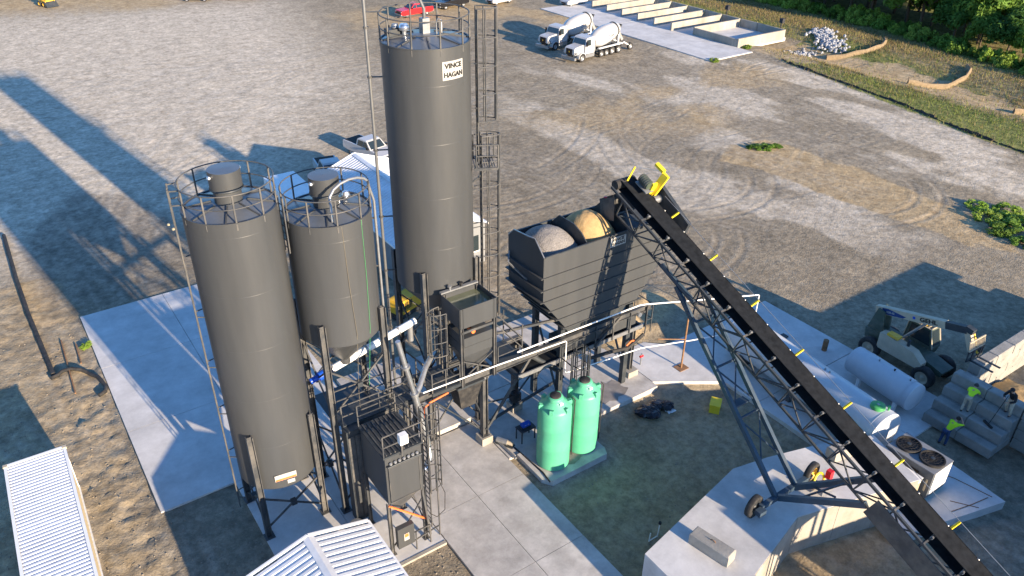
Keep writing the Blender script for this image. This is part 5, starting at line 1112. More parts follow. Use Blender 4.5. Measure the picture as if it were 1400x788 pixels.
sk = thing('skid_steer', 'small yellow skid steer loader at the far edge of the yard', 'loader', (14.5, 152.2, gz(14.5, 152)), R(-70))
taper(MB(), [(-1.1, .4), (1.0, .4), (1.2, .8), (1.1, 1.1), (-1.1, 1.3)], 1.2, 1.1, .9).build('body', 'cat_yellow', sk); taper(MB(), [(-.7, 1.2), (.9, 1.05), (.75, 2.0), (-.6, 2.0)], 1.0, .9, 1.2).build('cab', 'black_gloss', sk)
for x in (-.65, .65):
    for y in (-.75, .75): wheel(sk, (x, y, .42), .43, .32, (R(90), 0, 0), rm='cat_yellow')
for y in (-.72, .72): MB().bar((-1.0, y, 1.5), (1.3, y, .9), .14, .2).build('lift_arm', 'cat_yellow', sk)
MB().prism([(1.2, .1), (2.0, .1), (1.4, .8), (1.2, .9)], -.95, .95, 'y').build('bucket', 'dark_steel', sk)
gn = thing('generator', 'yellow engine generator standing in the shade behind the silos', 'generator', (19.4, 39.6, gz(19.4, 39.6)), R(20))
MB().box(-1.1, 1.1, -.5, .5, .35, 1.3).build('housing', 'cat_yellow', gn); MB().box(-1.3, 1.3, -.55, .55, .08, .34).build('skid', 'dark_steel', gn)
for k in range(8): MB().box(-.9+k*.12, -.84+k*.12, -.52, -.505, .6, 1.15).build('louvre', 'dark_steel', gn)
MB().tube((.7, .2, 1.3), (.7, .2, 1.75), .06, 8).build('exhaust', 'rust', gn)

def mixer(label, loc, rz):
    t = thing('mixer_truck', label, 'mixer truck', (loc[0], loc[1], gz(*loc)), R(rz), 'mixer trucks parked side by side')
    # local x forward, origin at the front axle
    for y in (-.45, .45): MB().bar((-8.6, y, .95), (1.1, y, .95), .12, .28).build('chassis_rail', 'dark_steel', t)
    hood = taper(MB(), [(-.55, 1.05), (1.15, 1.0), (1.28, 1.15), (1.22, 1.75), (1.0, 1.92), (-.55, 2.08)], 1.85, 1.55, 1.3).build('hood', 'white_gloss', t)
    gr = MB().box(1.24, 1.32, -.52, .52, 1.0, 1.78).build('grille', 'black_gloss', hood); MB().box(1.32, 1.335, -.08, .08, 1.32, 1.46).build('badge', 'cat_yellow', gr)
    cab = taper(MB(), [(-2.25, .95), (-.5, .95), (-.5, 2.05), (-.72, 2.75), (-.95, 2.92), (-2.15, 2.98), (-2.25, 2.9)], 2.35, 2.1, 1.9).build('cab', 'white_gloss', t)
    MB().add([(-.475, -1.02, 2.10), (-.475, 1.02, 2.10), (-.70, .95, 2.74), (-.70, -.95, 2.74)], [(0, 1, 2, 3)]).build('windscreen', 'glass', cab)
    for s_ in (-1, 1):
        MB().add([(-1.55, s_*1.172, 1.95), (-.62, s_*1.172, 1.95), (-.78, s_*1.10, 2.68), (-1.55, s_*1.10, 2.68)], [(0, 1, 2, 3)]).build('window', 'glass', cab)
        MB().box(-.72, -.52, s_*1.35-.06, s_*1.35+.06, 1.95, 2.55).build('mirror', 'black_gloss', cab); MB().bar((-.6, s_*1.1, 2.4), (-.6, s_*1.35, 2.4), .04, .04).build('mirror_arm', 'black_gloss', cab)
        f = MB()
        pts = [(.62*math.cos(R(a)), .62*math.sin(R(a))+.52) for a in range(0, 181, 20)]
        pi = [(.72*math.cos(R(a)), .72*math.sin(R(a))+.52) for a in range(0, 181, 20)]
        f.prism(pi+pts[::-1], s_*.78, s_*1.22, 'y').build('fender', 'white_gloss', t)
        MB().box(.85, 1.22, s_*.92-.17, s_*.92+.17, 1.1, 1.36).build('headlight', 'galv', hood)
        MB().box(-2.2, -.75, s_*1.0-.24, s_*1.0+.24, .5, .92).build('fuel_tank', 'galv', t)
        wheel(t, (0, s_*1.02, .53), .53, .36, (R(90), 0, 0), rm='galv')
        for x in (-3.75, -4.75): wheel(t, (x, s_*1.02, .48), .46, .32, (R(90), 0, 0), rm='galv')
        for x in (-5.85, -7.15): wheel(t, (x, s_*.95, .53), .53, .52, (R(90), 0, 0), rm='galv')
        wheel(t, (-9.7, s_*.95, .50), .48, .34, (R(90), 0, 0), rm='galv')
        MB().bar((-8.3, s_*.9, 1.25), (-9.7, s_*.95, .55), .14, .14).build('booster_arm', 'white_paint', t)
        MB().add([(-3.2, s_*.85, 1.18), (-7.9, s_*.85, 1.18), (-7.9, s_*1.22, 1.18), (-3.2, s_*1.22, 1.18), (-3.2, s_*.85, 1.26), (-7.9, s_*.85, 1.26), (-7.9, s_*1.22, 1.26), (-3.2, s_*1.22, 1.26)], [(0,1,2,3),(7,6,5,4),(0,4,5,1),(1,5,6,2),(2,6,7,3),(3,7,4,0)]).build('wheel_guard', 'white_paint', t)
    MB().box(1.18, 1.5, -1.2, 1.2, .42, .78).build('bumper', 'galv', t)
    MB().box(-2.75, -2.4, -.9, .9, 1.1, 2.3).build('water_tank', 'galv', t)
    MB().bar((-2.9, 0, 1.2), (-2.9, 0, 2.0), 1.2, .25).build('front_pedestal', 'white_paint', t); MB().bar((-7.4, -.7, 1.1), (-7.4, -.7, 2.9), .2, .2).bar((-7.4, .7, 1.1), (-7.4, .7, 2.9), .2, .2).split('rear_pedestal', 'white_paint', t)
    Md = Matrix.Translation((-2.85, 0, 1.95)) @ Matrix.Rotation(R(180), 4, 'Z') @ Matrix.Rotation(R(90-13), 4, 'Y')
    dr = MB().slathe([(.001, 0), (.55, .02), (.72, .15), (1.12, 1.1), (1.20, 2.0), (1.18, 2.9), (1.0, 4.1), (.72, 5.0), (.60, 5.15), (.52, 5.2)], 36, (0, 0, 0), Md).build('drum', 'white_gloss', t)
    MB().slathe([(.98, 4.28), (1.02, 4.28), (1.02, 4.46), (.90, 4.46)], 36, (0, 0, 0), Md).build('roller_track', 'dark_steel', dr)
    tx = text_mb('READY MIX', .26, .002, 1.0, .006)
    tx.v = [tuple(Md @ Vector((1.205*math.cos(R(90)-p[1]/1.2), 1.205*math.sin(R(90)-p[1]/1.2), 2.4-p[0]))) for p in tx.v]; tx.build('lettering', 'navy_car', dr) if False else None
    for s_ in (1, -1):
        e = MB().lathe([(.001, .012), (.17, .010), (.22, 0)], 14, (0, 0, 0)); e.xf(Md @ frameM((0, s_*1.195, 2.25), (0, 0, 1), (1, 0, 0))); e.build('emblem', 'navy_car', dr)
        e2 = MB()
        for k in range(3): e2.box(-.35+k*.24, -.17+k*.24, -.10, .10, -.01, .01)
        e2.xf(Md @ frameM((0, s_*1.195, 2.85), (0, 0, 1), (1, 0, 0))); e2.build('emblem_mark', 'galv', dr)
    hp_ = MB().add([(-8.2, -.6, 3.5), (-7.5, -.6, 3.5), (-7.5, .6, 3.5), (-8.2, .6, 3.5), (-8.0, -.3, 2.7), (-7.7, -.3, 2.7), (-7.7, .3, 2.7), (-8.0, .3, 2.7)], [(0,1,5,4),(1,2,6,5),(2,3,7,6),(3,0,4,7)]).build('charge_hopper', 'dark_steel', t)
    MB().add([(-8.1, -.35, 2.6), (-8.1, .35, 2.6), (-9.0, .28, 1.4), (-9.0, -.28, 1.4), (-8.1, 0, 2.35), (-9.0, 0, 1.15)], [(0, 4, 5, 3), (4, 1, 2, 5)]).build('discharge_chute', 'white_paint', t)
    lr = MB()
    for y in (-.95, -.6): lr.bar((-8.35, y, 1.1), (-8.0, y, 3.4), .05, .05)
    for k in range(8): lr.bar((-8.32+.045*k, -.95, 1.35+.26*k), (-8.32+.045*k, -.6, 1.35+.26*k), .035, .035)
    lr.build('ladder', 'white_paint', t)
    return t
mixer('white concrete mixer truck with an emblem on its drum, nearer the dirt tracks', (66.2, 80.7), 188)
mixer('white concrete mixer truck parked between the other mixer and the white car', (66.9, 87.3), 188)

# ------------------------------------------------------------------ washout bays
wo = thing('washout_bays', 'row of low pale concrete bay walls with a closed wash pit at one end', 'bay walls', (0, 0, 0))
hb = 1.15
for k in range(7):
    y = 103.8-3.65*k; MB().box(88.0 if k < 6 else 88.95, 98.6, y-.14, y+.14, 0, hb).build('bay_wall', 'concrete_wall', wo)
    MB().box(98.62, 98.9, y-3.5, y-.16, 0, hb+.02).build('back_wall', 'concrete_wall', wo)
MB().box(98.62, 98.9, 73.6, 78.5, 0, hb+.021).build('back_wall', 'concrete_wall', wo); MB().box(88.95, 98.6, 73.5, 73.8, -.2, hb).build('end_wall', 'concrete_wall', wo); MB().box(88.92, 89.2, 73.82, 81.7, 0, hb-.12).build('pit_front_wall', 'concrete_wall', wo)
for y in (74.6, 84.9): tag(MB().bar((98.9, y, 0), (99.15, y+.1, 2.6), .12, .12).box(98.8, 99.3, y-.3, y+.3, 1.9, 2.5).build('sign_post', 'silt_fence'), 'dark marker post behind the bays at the wash pit corner' if y < 80 else 'dark marker post behind the bays at the wash pit divider', 'post')
# ------------------------------------------------------------------ people
def skin_obj(name, joints, edges, mat, parent, root=0, lv=2):
    me = bpy.data.meshes.new(name); me.from_pydata([j[0] for j in joints], edges, []); me.materials.append(MATS[mat])
    o = bpy.data.objects.new(name, me); COL.objects.link(o); o.parent = parent
    o.modifiers.new('Skin', 'SKIN').use_smooth_shade = True
    for i, d in enumerate(me.skin_vertices[0].data):
        r = joints[i][1]; d.radius = (r, r) if not isinstance(r, tuple) else r; d.use_root = (i == root)
    sb = o.modifiers.new('Subdivision', 'SUBSURF'); sb.levels = 1; sb.render_levels = lv; return o
def person(label, loc, rz, J, top, legs, hat, group=None):
    t = thing('person', label, 'person', loc, R(rz))
    V = []; E = []
    def add(p, r, parent=None):
        V.append((tuple(p), r)); 
        if parent is not None: E.append((parent, len(V)-1))
        return len(V)-1
    g = lambda k: Vector(J[k])
    pel = add(g('pelvis'), (.13, .10)); wa = add(g('pelvis').lerp(g('chest'), .5), (.12, .095), pel); che = add(g('chest'), (.145, .10), wa); nk = add(g('neck'), .055, che); h0 = add(g('head')-(g('head')-g('neck'))*.25, .07, nk); hd = add(g('head'), .092, h0); ht = add(g('head')+(g('head')-g('neck')).normalized()*.09, .07, hd)
    for s in 'LR':
        sh = add(g('sh'+s), .065, che); el = add(g('el'+s), .045, sh); wr = add(g('wr'+s), .032, el)
        d = (g('wr'+s)-g('el'+s)).normalized(); side = d.cross(Vector((0, 0, 1))); side = side.normalized() if side.length > .1 else Vector((0, 1, 0)); dn = side.cross(d)
        pm_ = add(g('wr'+s)+d*.08, (.036, .018), wr)
        for k, (off, ln) in enumerate(((-.028, .065), (-.010, .078), (.010, .074), (.028, .058))):
            f1 = add(g('wr'+s)+d*.10+side*off+d*ln*.5, .0095, pm_); add(g('wr'+s)+d*(.10+ln*.9)+side*off+dn*(-.02), .008, f1)
        t1 = add(g('wr'+s)+d*.07+side*(.05 if s == 'R' else -.05), .010, pm_); add(g('wr'+s)+d*.11+side*(.06 if s == 'R' else -.06), .009, t1)
        hp = add(g('hip'+s), .085, pel); kn = add(g('kn'+s), .058, hp); an = add(g('an'+s), .042, kn); add(g('an'+s)+Vector((.11, 0, -.035)), .036, an)
    skin_obj('body', V, E, 'skin', t)
    def cloth(name, chain, mat):
        V2 = []; E2 = []; idx = {}
        for a, b_ in chain:
            for k in (a, b_):
                if k not in idx: idx[k] = len(V2); V2.append(P[k])
            E2.append((idx[a], idx[b_]))
        return skin_obj(name, V2, E2, mat, t)
    P = {'pelvis': (tuple(g('pelvis')), (.155, .125)), 'waist': (tuple(g('pelvis').lerp(g('chest'), .5)), (.15, .12)), 'chest': (tuple(g('chest')), (.175, .13)), 'collar': (tuple(g('chest').lerp(g('neck'), .7)), .085)}
    for s in 'LR':
        P['sh'+s] = (tuple(g('sh'+s)), .088); P['el'+s] = (tuple(g('el'+s)), .064); P['cuff'+s] = (tuple(g('el'+s).lerp(g('wr'+s), top[1])), .052)
        P['hip'+s] = (tuple(g('hip'+s)), .108); P['kn'+s] = (tuple(g('kn'+s)), .078); P['an'+s] = (tuple(g('an'+s)), .066)
    cloth('shirt', [('pelvis', 'waist'), ('waist', 'chest'), ('chest', 'collar')]+[e for s in 'LR' for e in (('chest', 'sh'+s), ('sh'+s, 'el'+s), ('el'+s, 'cuff'+s))], top[0])
    P['pelvis'] = (tuple(g('pelvis')-Vector((0, 0, .03))), (.15, .125))
    cloth('trousers', [e for s in 'LR' for e in (('pelvis', 'hip'+s), ('hip'+s, 'kn'+s), ('kn'+s, 'an'+s))], legs)
    for s in 'LR':
        a = g('an'+s); skin_obj('boot', [(tuple(a+Vector((-.03, 0, .03))), .055), (tuple(a+Vector((-.01, 0, -.03))), .05), (tuple(a+Vector((.13, 0, -.04))), .045)], [(0, 1), (1, 2)], 'hair', t)
    hc = g('head')+(g('head')-g('neck')).normalized()*.03
    if hat == 'hair': MB().slathe([(.001, .115), (.07, .10), (.105, .05), (.11, -.01), (.10, -.05)], 18, tuple(hc)).build('hair', 'hair', t)
    else:
        c = MB().slathe([(.001, .13), (.07, .115), (.112, .06), (.116, .0), (.112, -.02)], 18, tuple(hc)); c.add([tuple(hc+Vector(p)) for p in ((.09, -.08, .0), (.19, -.06, -.02), (.19, .06, -.02), (.09, .08, .0))], [(0, 1, 2, 3)]); c.build('cap', hat, t)
    fc = g('head'); f = Vector((.09, 0, 0))
    for y in (-.033, .033): MB().slathe([(.001, .012), (.010, .006), (.012, 0), (.010, -.006), (.001, -.012)], 8, tuple(fc+Vector((.088, y, .012)))).build('eye', 'hair', t)
    MB().slathe([(.001, .03), (.012, .0), (.016, -.02), (.001, -.03)], 8, tuple(fc+Vector((.10, 0, -.01)))).build('nose', 'skin', t)
    return t
lean = dict(pelvis=(0, 0, .95), chest=(.30, 0, 1.30), neck=(.42, 0, 1.44), head=(.50, 0, 1.56), shL=(.34, .20, 1.36), elL=(.58, .30, 1.18), wrL=(.78, .22, 1.28), shR=(.34, -.20, 1.36), elR=(.58, -.34, 1.42), wrR=(.60, -.16, 1.58), hipL=(0, .10, .90), knL=(-.02, .13, .48), anL=(-.10, .13, .08), hipR=(0, -.10, .90), knR=(.06, -.13, .48), anR=(.02, -.13, .08))
bend = dict(pelvis=(0, 0, .92), chest=(.40, 0, 1.16), neck=(.55, 0, 1.24), head=(.66, 0, 1.31), shL=(.45, .20, 1.18), elL=(.62, .26, .92), wrL=(.78, .18, .74), shR=(.45, -.20, 1.18), elR=(.66, -.28, .96), wrR=(.86, -.16, .84), hipL=(0, .10, .88), knL=(.06, .13, .48), anL=(-.12, .13, .08), hipR=(0, -.10, .88), knR=(.10, -.13, .48), anR=(.06, -.13, .08))
sweep = dict(pelvis=(0, 0, .95), chest=(.16, 0, 1.34), neck=(.24, 0, 1.49), head=(.30, 0, 1.61), shL=(.18, .20, 1.40), elL=(.30, .34, 1.12), wrL=(.50, .16, 1.02), shR=(.18, -.20, 1.40), elR=(.34, -.28, 1.14), wrR=(.58, -.06, 1.18), hipL=(0, .10, .90), knL=(.10, .16, .48), anL=(.02, .18, .08), hipR=(0, -.10, .90), knR=(.04, -.16, .48), anR=(-.16, -.18, .08))
person('worker in lime hi-vis shirt and blue jeans leaning on the lowest block step', (36.52, 12.9, gz(36.5, 12.9)), -15, lean, ('hivis', .1), 'denim', 'hair')
person('worker in lime hi-vis top bending over the top row of blocks', (38.04, 13.0, 1.20), 10, bend, ('hivis', .75), 'khaki', 'rubber')
person('worker in a dark jacket and khaki trousers holding a push broom', (38.75, 11.35, 1.81), 165, sweep, ('black_cloth', .9), 'khaki', 'black_cloth')
br_ = thing('push_broom', 'long handled black push broom held by the worker in the dark jacket', 'broom', (0, 0, 0))
MB().tube((38.30, 11.46, 3.15), (37.98, 11.70, 1.30), .016, 8).build('handle', 'black_gloss', br_); MB().bar((37.85, 11.45, 1.27), (38.11, 12.0, 1.27), .10, .08).build('brush_head', 'rubber', br_)
b = MB()
for i in range(20):
    for j in range(3): x = 37.86+.24*i/19+(j-1)*.03; y = 11.47+.52*i/19; b.bar((x, y, 1.24), (x-.01, y, 1.205), .012, .012)
o = b.build('bristles', 'rubber', br_); o['kind'] = 'stuff'

# ------------------------------------------------------------------ loose things on the ground
def lay(pts, lift): return [(x, y, gz(x, y)+lift) for x, y in pts]
def dense(pts, n_=6):
    out = []
    for (x0, y0), (x1, y1) in zip(pts[:-1], pts[1:]): out += [(x0+(x1-x0)*i/n_, y0+(y1-y0)*i/n_) for i in range(n_)]
    return out+[pts[-1]]
tag(MB().path(lay(dense([(-.88, 65.7), (-.95, 58), (-.90, 52.5), (-.62, 44.8)], 10), .14), .13, 10).build('black_pipe', 'rubber'), 'long straight black plastic pipe lying on the dirt', 'pipe')
tag(MB().path(lay(dense([(-.78, 44.4), (-.2, 44.75), (.39, 44.65), (1.0, 44.0), (1.45, 43.0), (1.62, 41.9), (1.5, 41.4), (1.15, 41.2)], 3), .13), .11, 10).build('black_hose', 'rubber'), 'curled black hose end next to the pad corner', 'hose')
tag(MB().path(lay(dense([(.32, 48.3), (.2, 45), (.11, 42.2)], 6), .10), .045, 8).build('steel_rod', 'rust'), 'long thin rusty rod crossing the curled hose', 'rod')
tag(MB().path(lay(dense([(.98, 47.4), (.89, 45.0)], 5), .10), .045, 8).build('steel_rod', 'rust'), 'short thin rusty rod lying near the pad edge', 'rod')
bg_ = thing('rubbish_bags', 'pile of crumpled black plastic sheeting below the slab edge', 'plastic sheeting', (26.0, 23.5, gz(26, 23.5)))
rs = random.Random(3)
for k in range(9):
    x, y = rs.uniform(-.9, .9), rs.uniform(-.5, .5); n_ = 14; b = MB()
    vs = []
    for i in range(6):
        for j in range(n_): rr = (.30+.18*rs.random())*math.sin(math.pi*(i+.6)/6.4)+.03*rs.random(); a = 2*math.pi*j/n_; vs.append((x+rr*math.cos(a), y+rr*math.sin(a), .36*i/5+.07*rs.random()-.04))
    b.add(vs, [(i*n_+j, i*n_+(j+1) % n_, (i+1)*n_+(j+1) % n_, (i+1)*n_+j) for i in range(5) for j in range(n_)]+[tuple(range(5*n_, 6*n_))]); b.build('bag', 'plastic_bag', bg_, None, False)
rg = MB(); rs = random.Random(8); k = 7
rg.add([(26.55+.09*i+.02*rs.random(), 22.75+.07*j+.02*rs.random(), gz(26.8, 22.9)+.05+.09*rs.random()) for i in range(k) for j in range(k)], [(i*k+j, (i+1)*k+j, (i+1)*k+j+1, i*k+j+1) for i in range(k-1) for j in range(k-1)], True)
tag(rg.build('rag', 'white_paint', None, None, False), 'pale blue white rag next to the black plastic sheeting', 'rag')
yb = thing('yellow_crate', 'yellow plastic crate tipped on the dirt near the slab', 'crate', (29.0, 21.7, gz(29, 21.7)), R(35))
b = MB().box(-.38, .38, -.28, -.24, 0, .5).box(-.38, .38, .24, .28, 0, .5).box(-.38, -.34, -.24, .24, 0, .5).box(.34, .38, -.24, .24, 0, .5); b.build('side_walls', 'yellow', yb)
MB().box(-.40, .40, -.30, .30, .5, .55).build('lid', 'yellow', yb); MB().box(-.12, .12, -.305, -.295, .2, .3).build('handle_slot', 'rubber', yb)
rp_ = thing('rusty_post', 'rusty steel post on a square base plate at the slab edge', 'post', (29.67, 25.05, .06))
MB().tube((0, 0, 0), (.0, 0, 3.6), .055, 10).build('post', 'rust', rp_); MB().box(-.35, .35, -.3, .3, .003, .03).build('base_plate', 'rust', rp_); MB().tube((0, 0, 2.0), (-1.6, .6, 2.3), .035, 8).build('cross_pipe', 'rust', rp_)
for k, (x, y, h) in enumerate(((19.57, 16.9, .55), (20.1, 16.9, .85))): 
    t = thing('stub_pipe', ['short white stub pipe rising from the pit floor', 'taller white stub pipe with black cap rising from the pit floor'][k], 'pipe', (x, y, gz(x, y)-.05)); MB().tube((0, 0, 0), (.05, 0, h), .03, 8).build('pipe', 'white_paint', t)
    if k: MB().tube((.05, 0, h), (.05, 0, h+.12), .07, 8).build('cap', 'rubber', t); MB().tube((0, 0, .1), (-.5, 0, .1), .03, 8).build('link_pipe', 'white_paint', t)
vp = thing('valve_stand', 'small red valve on a standpipe at the edge of the side slab', 'valve', (27.9, 26.6, .06)); MB().tube((0, 0, 0), (0, 0, .8), .04, 8).build('standpipe', 'galv', vp); MB().tube((-.12, 0, .6), (.12, 0, .6), .07, 8).build('valve_body', 'red', vp)
dh = thing('steel_drum', 'grey steel drum with a loose hose beside the dust collector', 'drum', (8.75, 24.4, .0)); MB().lathe([(.34, 0), (.34, .5), (.30, .56), (.001, .57)], 20).build('drum', 'galv', dh); MB().path([(.4, -.3, .05), (.7, .1, .06), (.4, .5, .05), (-.1, .45, .05)], .04, 6).build('hose', 'rubber', dh)
# exposed conduits on the storage slab
tag(MB().box(36.9, 37.5, 23.6, 24.0, .02, .12).build('drain_cover', 'dark_steel'), 'dark flat drain cover on the storage slab', 'drain cover')

# ------------------------------------------------------------------ silt fence, check dams, riprap
sf = thing('silt_fence', 'low black silt fence along the edge of the yard and grass verge', 'silt fence', (0, 0, 0))
line = [(89.6, 66.5), (88.6, 64.6), (87.3, 56), (85.6, 46), (83.2, 38), (82.3, 31.5), (81.6, 24)]
for a, c in zip(line[:-1], line[1:]):
    n_ = 4
    for i in range(n_):
        p = Vector(a).lerp(Vector(c), i/n_); q = Vector(a).lerp(Vector(c), (i+1)/n_); h = .26+random.uniform(-.12, .08); k = 6; vs = []
        for j in range(k+1):
            m = p.lerp(q, j/k); z = gz(*m); s_ = h-.12*math.sin(math.pi*j/k)*random.random(); o2 = .05*math.sin(j*1.7+i)
            vs += [(m.x+o2, m.y, z-.05), (m.x+o2*.5+.05, m.y, z+s_)]
        MB().add(vs, [(2*j, 2*j+2, 2*j+3, 2*j+1) for j in range(k)], True).build('fabric', 'silt_fence', sf, None, False)
        MB().bar((p.x, p.y, gz(*p)-.1), (p.x+.03, p.y, gz(*p)+.5), .03, .03).build('stake', 'dam_wood', sf)
def dam(label, pts):
    t = thing('check_dam', label, 'check dam', (0, 0, 0)); P_ = dense(pts, 4); b = MB(); vs = []; prof_ = [(-.22, -.3), (-.20, .40), (-.06, .55), (.10, .50), (.25, -.3)]
    for i, (x, y) in enumerate(P_):
        d = Vector(P_[min(i+1, len(P_)-1)])-Vector(P_[max(0, i-1)]); d.normalize(); nn = Vector((-d.y, d.x)); z = gz(x, y)
        vs += [(x+nn.x*u, y+nn.y*u, z+v+.05*math.sin(i*1.3)) for u, v in prof_]
    m = len(prof_); b.add(vs, [(i*m+j, i*m+j+1, (i+1)*m+j+1, (i+1)*m+j) for i in range(len(P_)-1) for j in range(m-1)]+[tuple(range(m)), tuple(range((len(P_)-1)*m, len(P_)*m))[::-1]], False); b.build('log_body', 'dam_wood', t)
    for i in range(0, len(P_), 3): MB().bar((P_[i][0], P_[i][1], gz(*P_[i])-.1), (P_[i][0], P_[i][1], gz(*P_[i])+.85), .06, .06).build('stake', 'bark', t)
    return t
dam('curved tan check dam below the white rock pile', [(97.5, 65.2), (99.5, 63.7), (102, 62.5), (105, 62.2), (107.5, 63.2), (108.8, 64.2)])
dam('curved tan check dam across the middle of the sandy swale', [(94.5, 51.4), (96.5, 50.1), (99, 48.8), (102, 48.4), (104.3, 49.2), (105.5, 50.3)])
dam('curved tan check dam farthest down the sandy swale', [(93.5, 38.2), (95.5, 37.0), (98, 35.8), (101, 35.4), (103.3, 36.2)])
rs = random.Random(11); b = MB()
ico = [(0,0,1),(.894,0,.447),(.276,.851,.447),(-.724,.526,.447),(-.724,-.526,.447),(.276,-.851,.447),(.724,.526,-.447),(-.276,.851,-.447),(-.894,0,-.447),(-.276,-.851,-.447),(.724,-.526,-.447),(0,0,-1)]
icf = [(0,1,2),(0,2,3),(0,3,4),(0,4,5),(0,5,1),(1,6,2),(2,7,3),(3,8,4),(4,9,5),(5,10,1),(6,7,2),(7,8,3),(8,9,4),(9,10,5),(10,6,1),(11,7,6),(11,8,7),(11,9,8),(11,10,9),(11,6,10)]
def stone(b, x, y, z, r):
    s = [rs.uniform(.6, 1.2)*r for _ in range(3)]; b.add([(x+p[0]*s[0]*rs.uniform(.8, 1.15), y+p[1]*s[1]*rs.uniform(.8, 1.15), z+p[2]*s[2]*.8) for p in ico], icf)
for k in range(420):
    t_ = rs.random(); x = 100.6+(t_)*5.0+rs.gauss(0, .9); y = 66.2+t_*6.6+rs.gauss(0, .8); stone(b, x, y, gz(x, y)+.08+.25*rs.random(), rs.uniform(.16, .36))
for k in range(60): x = 97+rs.gauss(0, .9); y = 68.5+rs.gauss(0, .9); stone(b, x, y, gz(x, y)+.05, rs.uniform(.12, .3))
tag(b.build('riprap', 'stone_white', None, 'stuff', False), 'pile of loose white and grey rocks above the check dams', 'rocks')
# scattered gravel pebbles and clods on the near ground
b = MB()
for k in range(1500):
    z_ = rs.random()
    if z_ < .45: x, y = rs.uniform(-6, 1.6), rs.uniform(20, 50)
    elif z_ < .62: x, y = rs.uniform(1.8, 5.1), rs.uniform(17, 30.4)
    elif z_ < .74: x, y = rs.uniform(9.2, 11.7), rs.uniform(14, 21.6)
    elif z_ < .9: x, y = rs.uniform(17.3, 30.5), rs.uniform(5, 23)
    else: x, y = rs.uniform(28.5, 33.5), rs.uniform(28.5, 33)
    stone(b, x, y, gz(x, y)+.01, rs.uniform(.015, .055))
tag(b.build('clods', 'dirt_clod', None, 'stuff', False), 'scattered stones and clods on the churned ground', 'stones')

# ------------------------------------------------------------------ vegetation
def leaf_mesh(name, mat, n_, rx, rz, size, seed, clusters=26, droop=.3, flat=.0):
    rs = np.random.RandomState(seed); vs = []; fs = []
    cen = rs.normal(size=(clusters, 3)); cen /= np.linalg.norm(cen, axis=1)[:, None]; cen *= (rs.uniform(.35, .95, clusters)**.6)[:, None]; cen[:, 2] = np.abs(cen[:, 2])*1.05-.35
    cr = rs.uniform(.22, .42, clusters)
    for i in range(n_):
        c = rs.randint(clusters); d = rs.normal(size=3); d /= np.linalg.norm(d); p = cen[c]+d*cr[c]*(rs.uniform(.5, 1.05)); P = Vector((p[0]*rx, p[1]*rx, p[2]*rz))
        nn = Vector(d)+Vector(rs.normal(size=3)*.5)+Vector((0, 0, .35)); nn.normalize(); u = nn.orthogonal().normalized(); a = rs.uniform(0, 6.28); u = Matrix.Rotation(a, 3, nn) @ u; v = nn.cross(u); s = size*rs.uniform(.6, 1.3); k = len(vs)
        vs += [P-u*s, P+v*s*.45, P+u*s-nn*s*droop, P-v*s*.45]; fs.append((k, k+1, k+2, k+3))
    me = bpy.data.meshes.new(name); me.from_pydata([tuple(p) for p in vs], [], fs); me.materials.append(MATS[mat]); return me
CROWNS = [leaf_mesh('crown', m, 5200, 3.3, 3.6, .34, 100+i, 34) for i, m in enumerate(('leaf_dark', 'leaf_dark', 'leaf_mid', 'leaf_mid'))]
def trunk_mesh(seed):
    rs = random.Random(seed); b = MB(); b.path([(0, 0, -.3), (.05, .03, 1.5), (-.04, .08, 3.2), (.05, 0, 5.2)], .17, 8)
    for k in range(7): a = rs.uniform(0, 6.28); z = rs.uniform(1.8, 4.6); L = rs.uniform(1.2, 2.4); b.path([(0, 0, z), (math.cos(a)*L*.5, math.sin(a)*L*.5, z+.6), (math.cos(a)*L, math.sin(a)*L, z+1.4)], .055, 5)
    return b.mesh('trunk', 'bark')
TRUNKS = [trunk_mesh(5), trunk_mesh(6)]
def tree(x, y, h, k, label):
    s = h/8.0; t = thing('tree', label, 'tree', (x, y, gz(x, y)-.05), random.uniform(0, 6.28), 'trees of the wood beyond the grass verge'); t.scale = (s*random.uniform(.9, 1.2), s*random.uniform(.9, 1.2), s)
    inst('trunk', TRUNKS[k % 2], t); inst('crown', CROWNS[k % 4], t, (0, 0, 4.6)); return t
rs2 = random.Random(21); spots = []
def wood_edge(y): return 119.5-(max(0, 72-y))*.26 if y < 92 else 119.5-(y-92)*.1
for y in np.arange(47, 108, 4.6):
    for row in range(4): spots.append((wood_edge(y)+2.0+row*5.4+rs2.uniform(-1.4, 1.4), y+rs2.uniform(-1.6, 1.6)+row*1.3, row))
for i, (x, y, row) in enumerate(spots):
    k = rs2.choice((0, 1, 1, 0, 2)) if row else rs2.choice((0, 1, 2, 3))
    tree(x, y, rs2.uniform(8.5, 12.5) if y > 62 else rs2.uniform(5.5, 7.0), k, 'leafy dark green tree in the wood beyond the grass verge' if k < 2 else 'leafy mid green tree in the wood beyond the grass verge')
tree(119.5, 56.5, 9.5, 3, 'rounded lighter green tree at the front edge of the wood')
BUSH = [leaf_mesh('foliage', 'leaf_light', 1500, 1.3, 1.4, .17, 300+i, 16) for i in range(2)]+[leaf_mesh('foliage', 'leaf_mid', 1500, 1.3, 1.4, .17, 310, 16)]
STEM = MB().path([(0, 0, -.2), (.05, .02, .5), (0, .1, 1.0)], .04, 5).path([(0, 0, .1), (.3, .1, .7)], .025, 5).mesh('stem', 'bark')
def bush(x, y, s, k, label, group=None, sz=1.0):
    t = thing('bush', label, 'bush', (x, y, gz(x, y)), random.uniform(0, 6.28), group); t.scale = (s, s, s*sz); inst('stem', STEM, t); inst('foliage', BUSH[k], t, (0, 0, .62)); return t
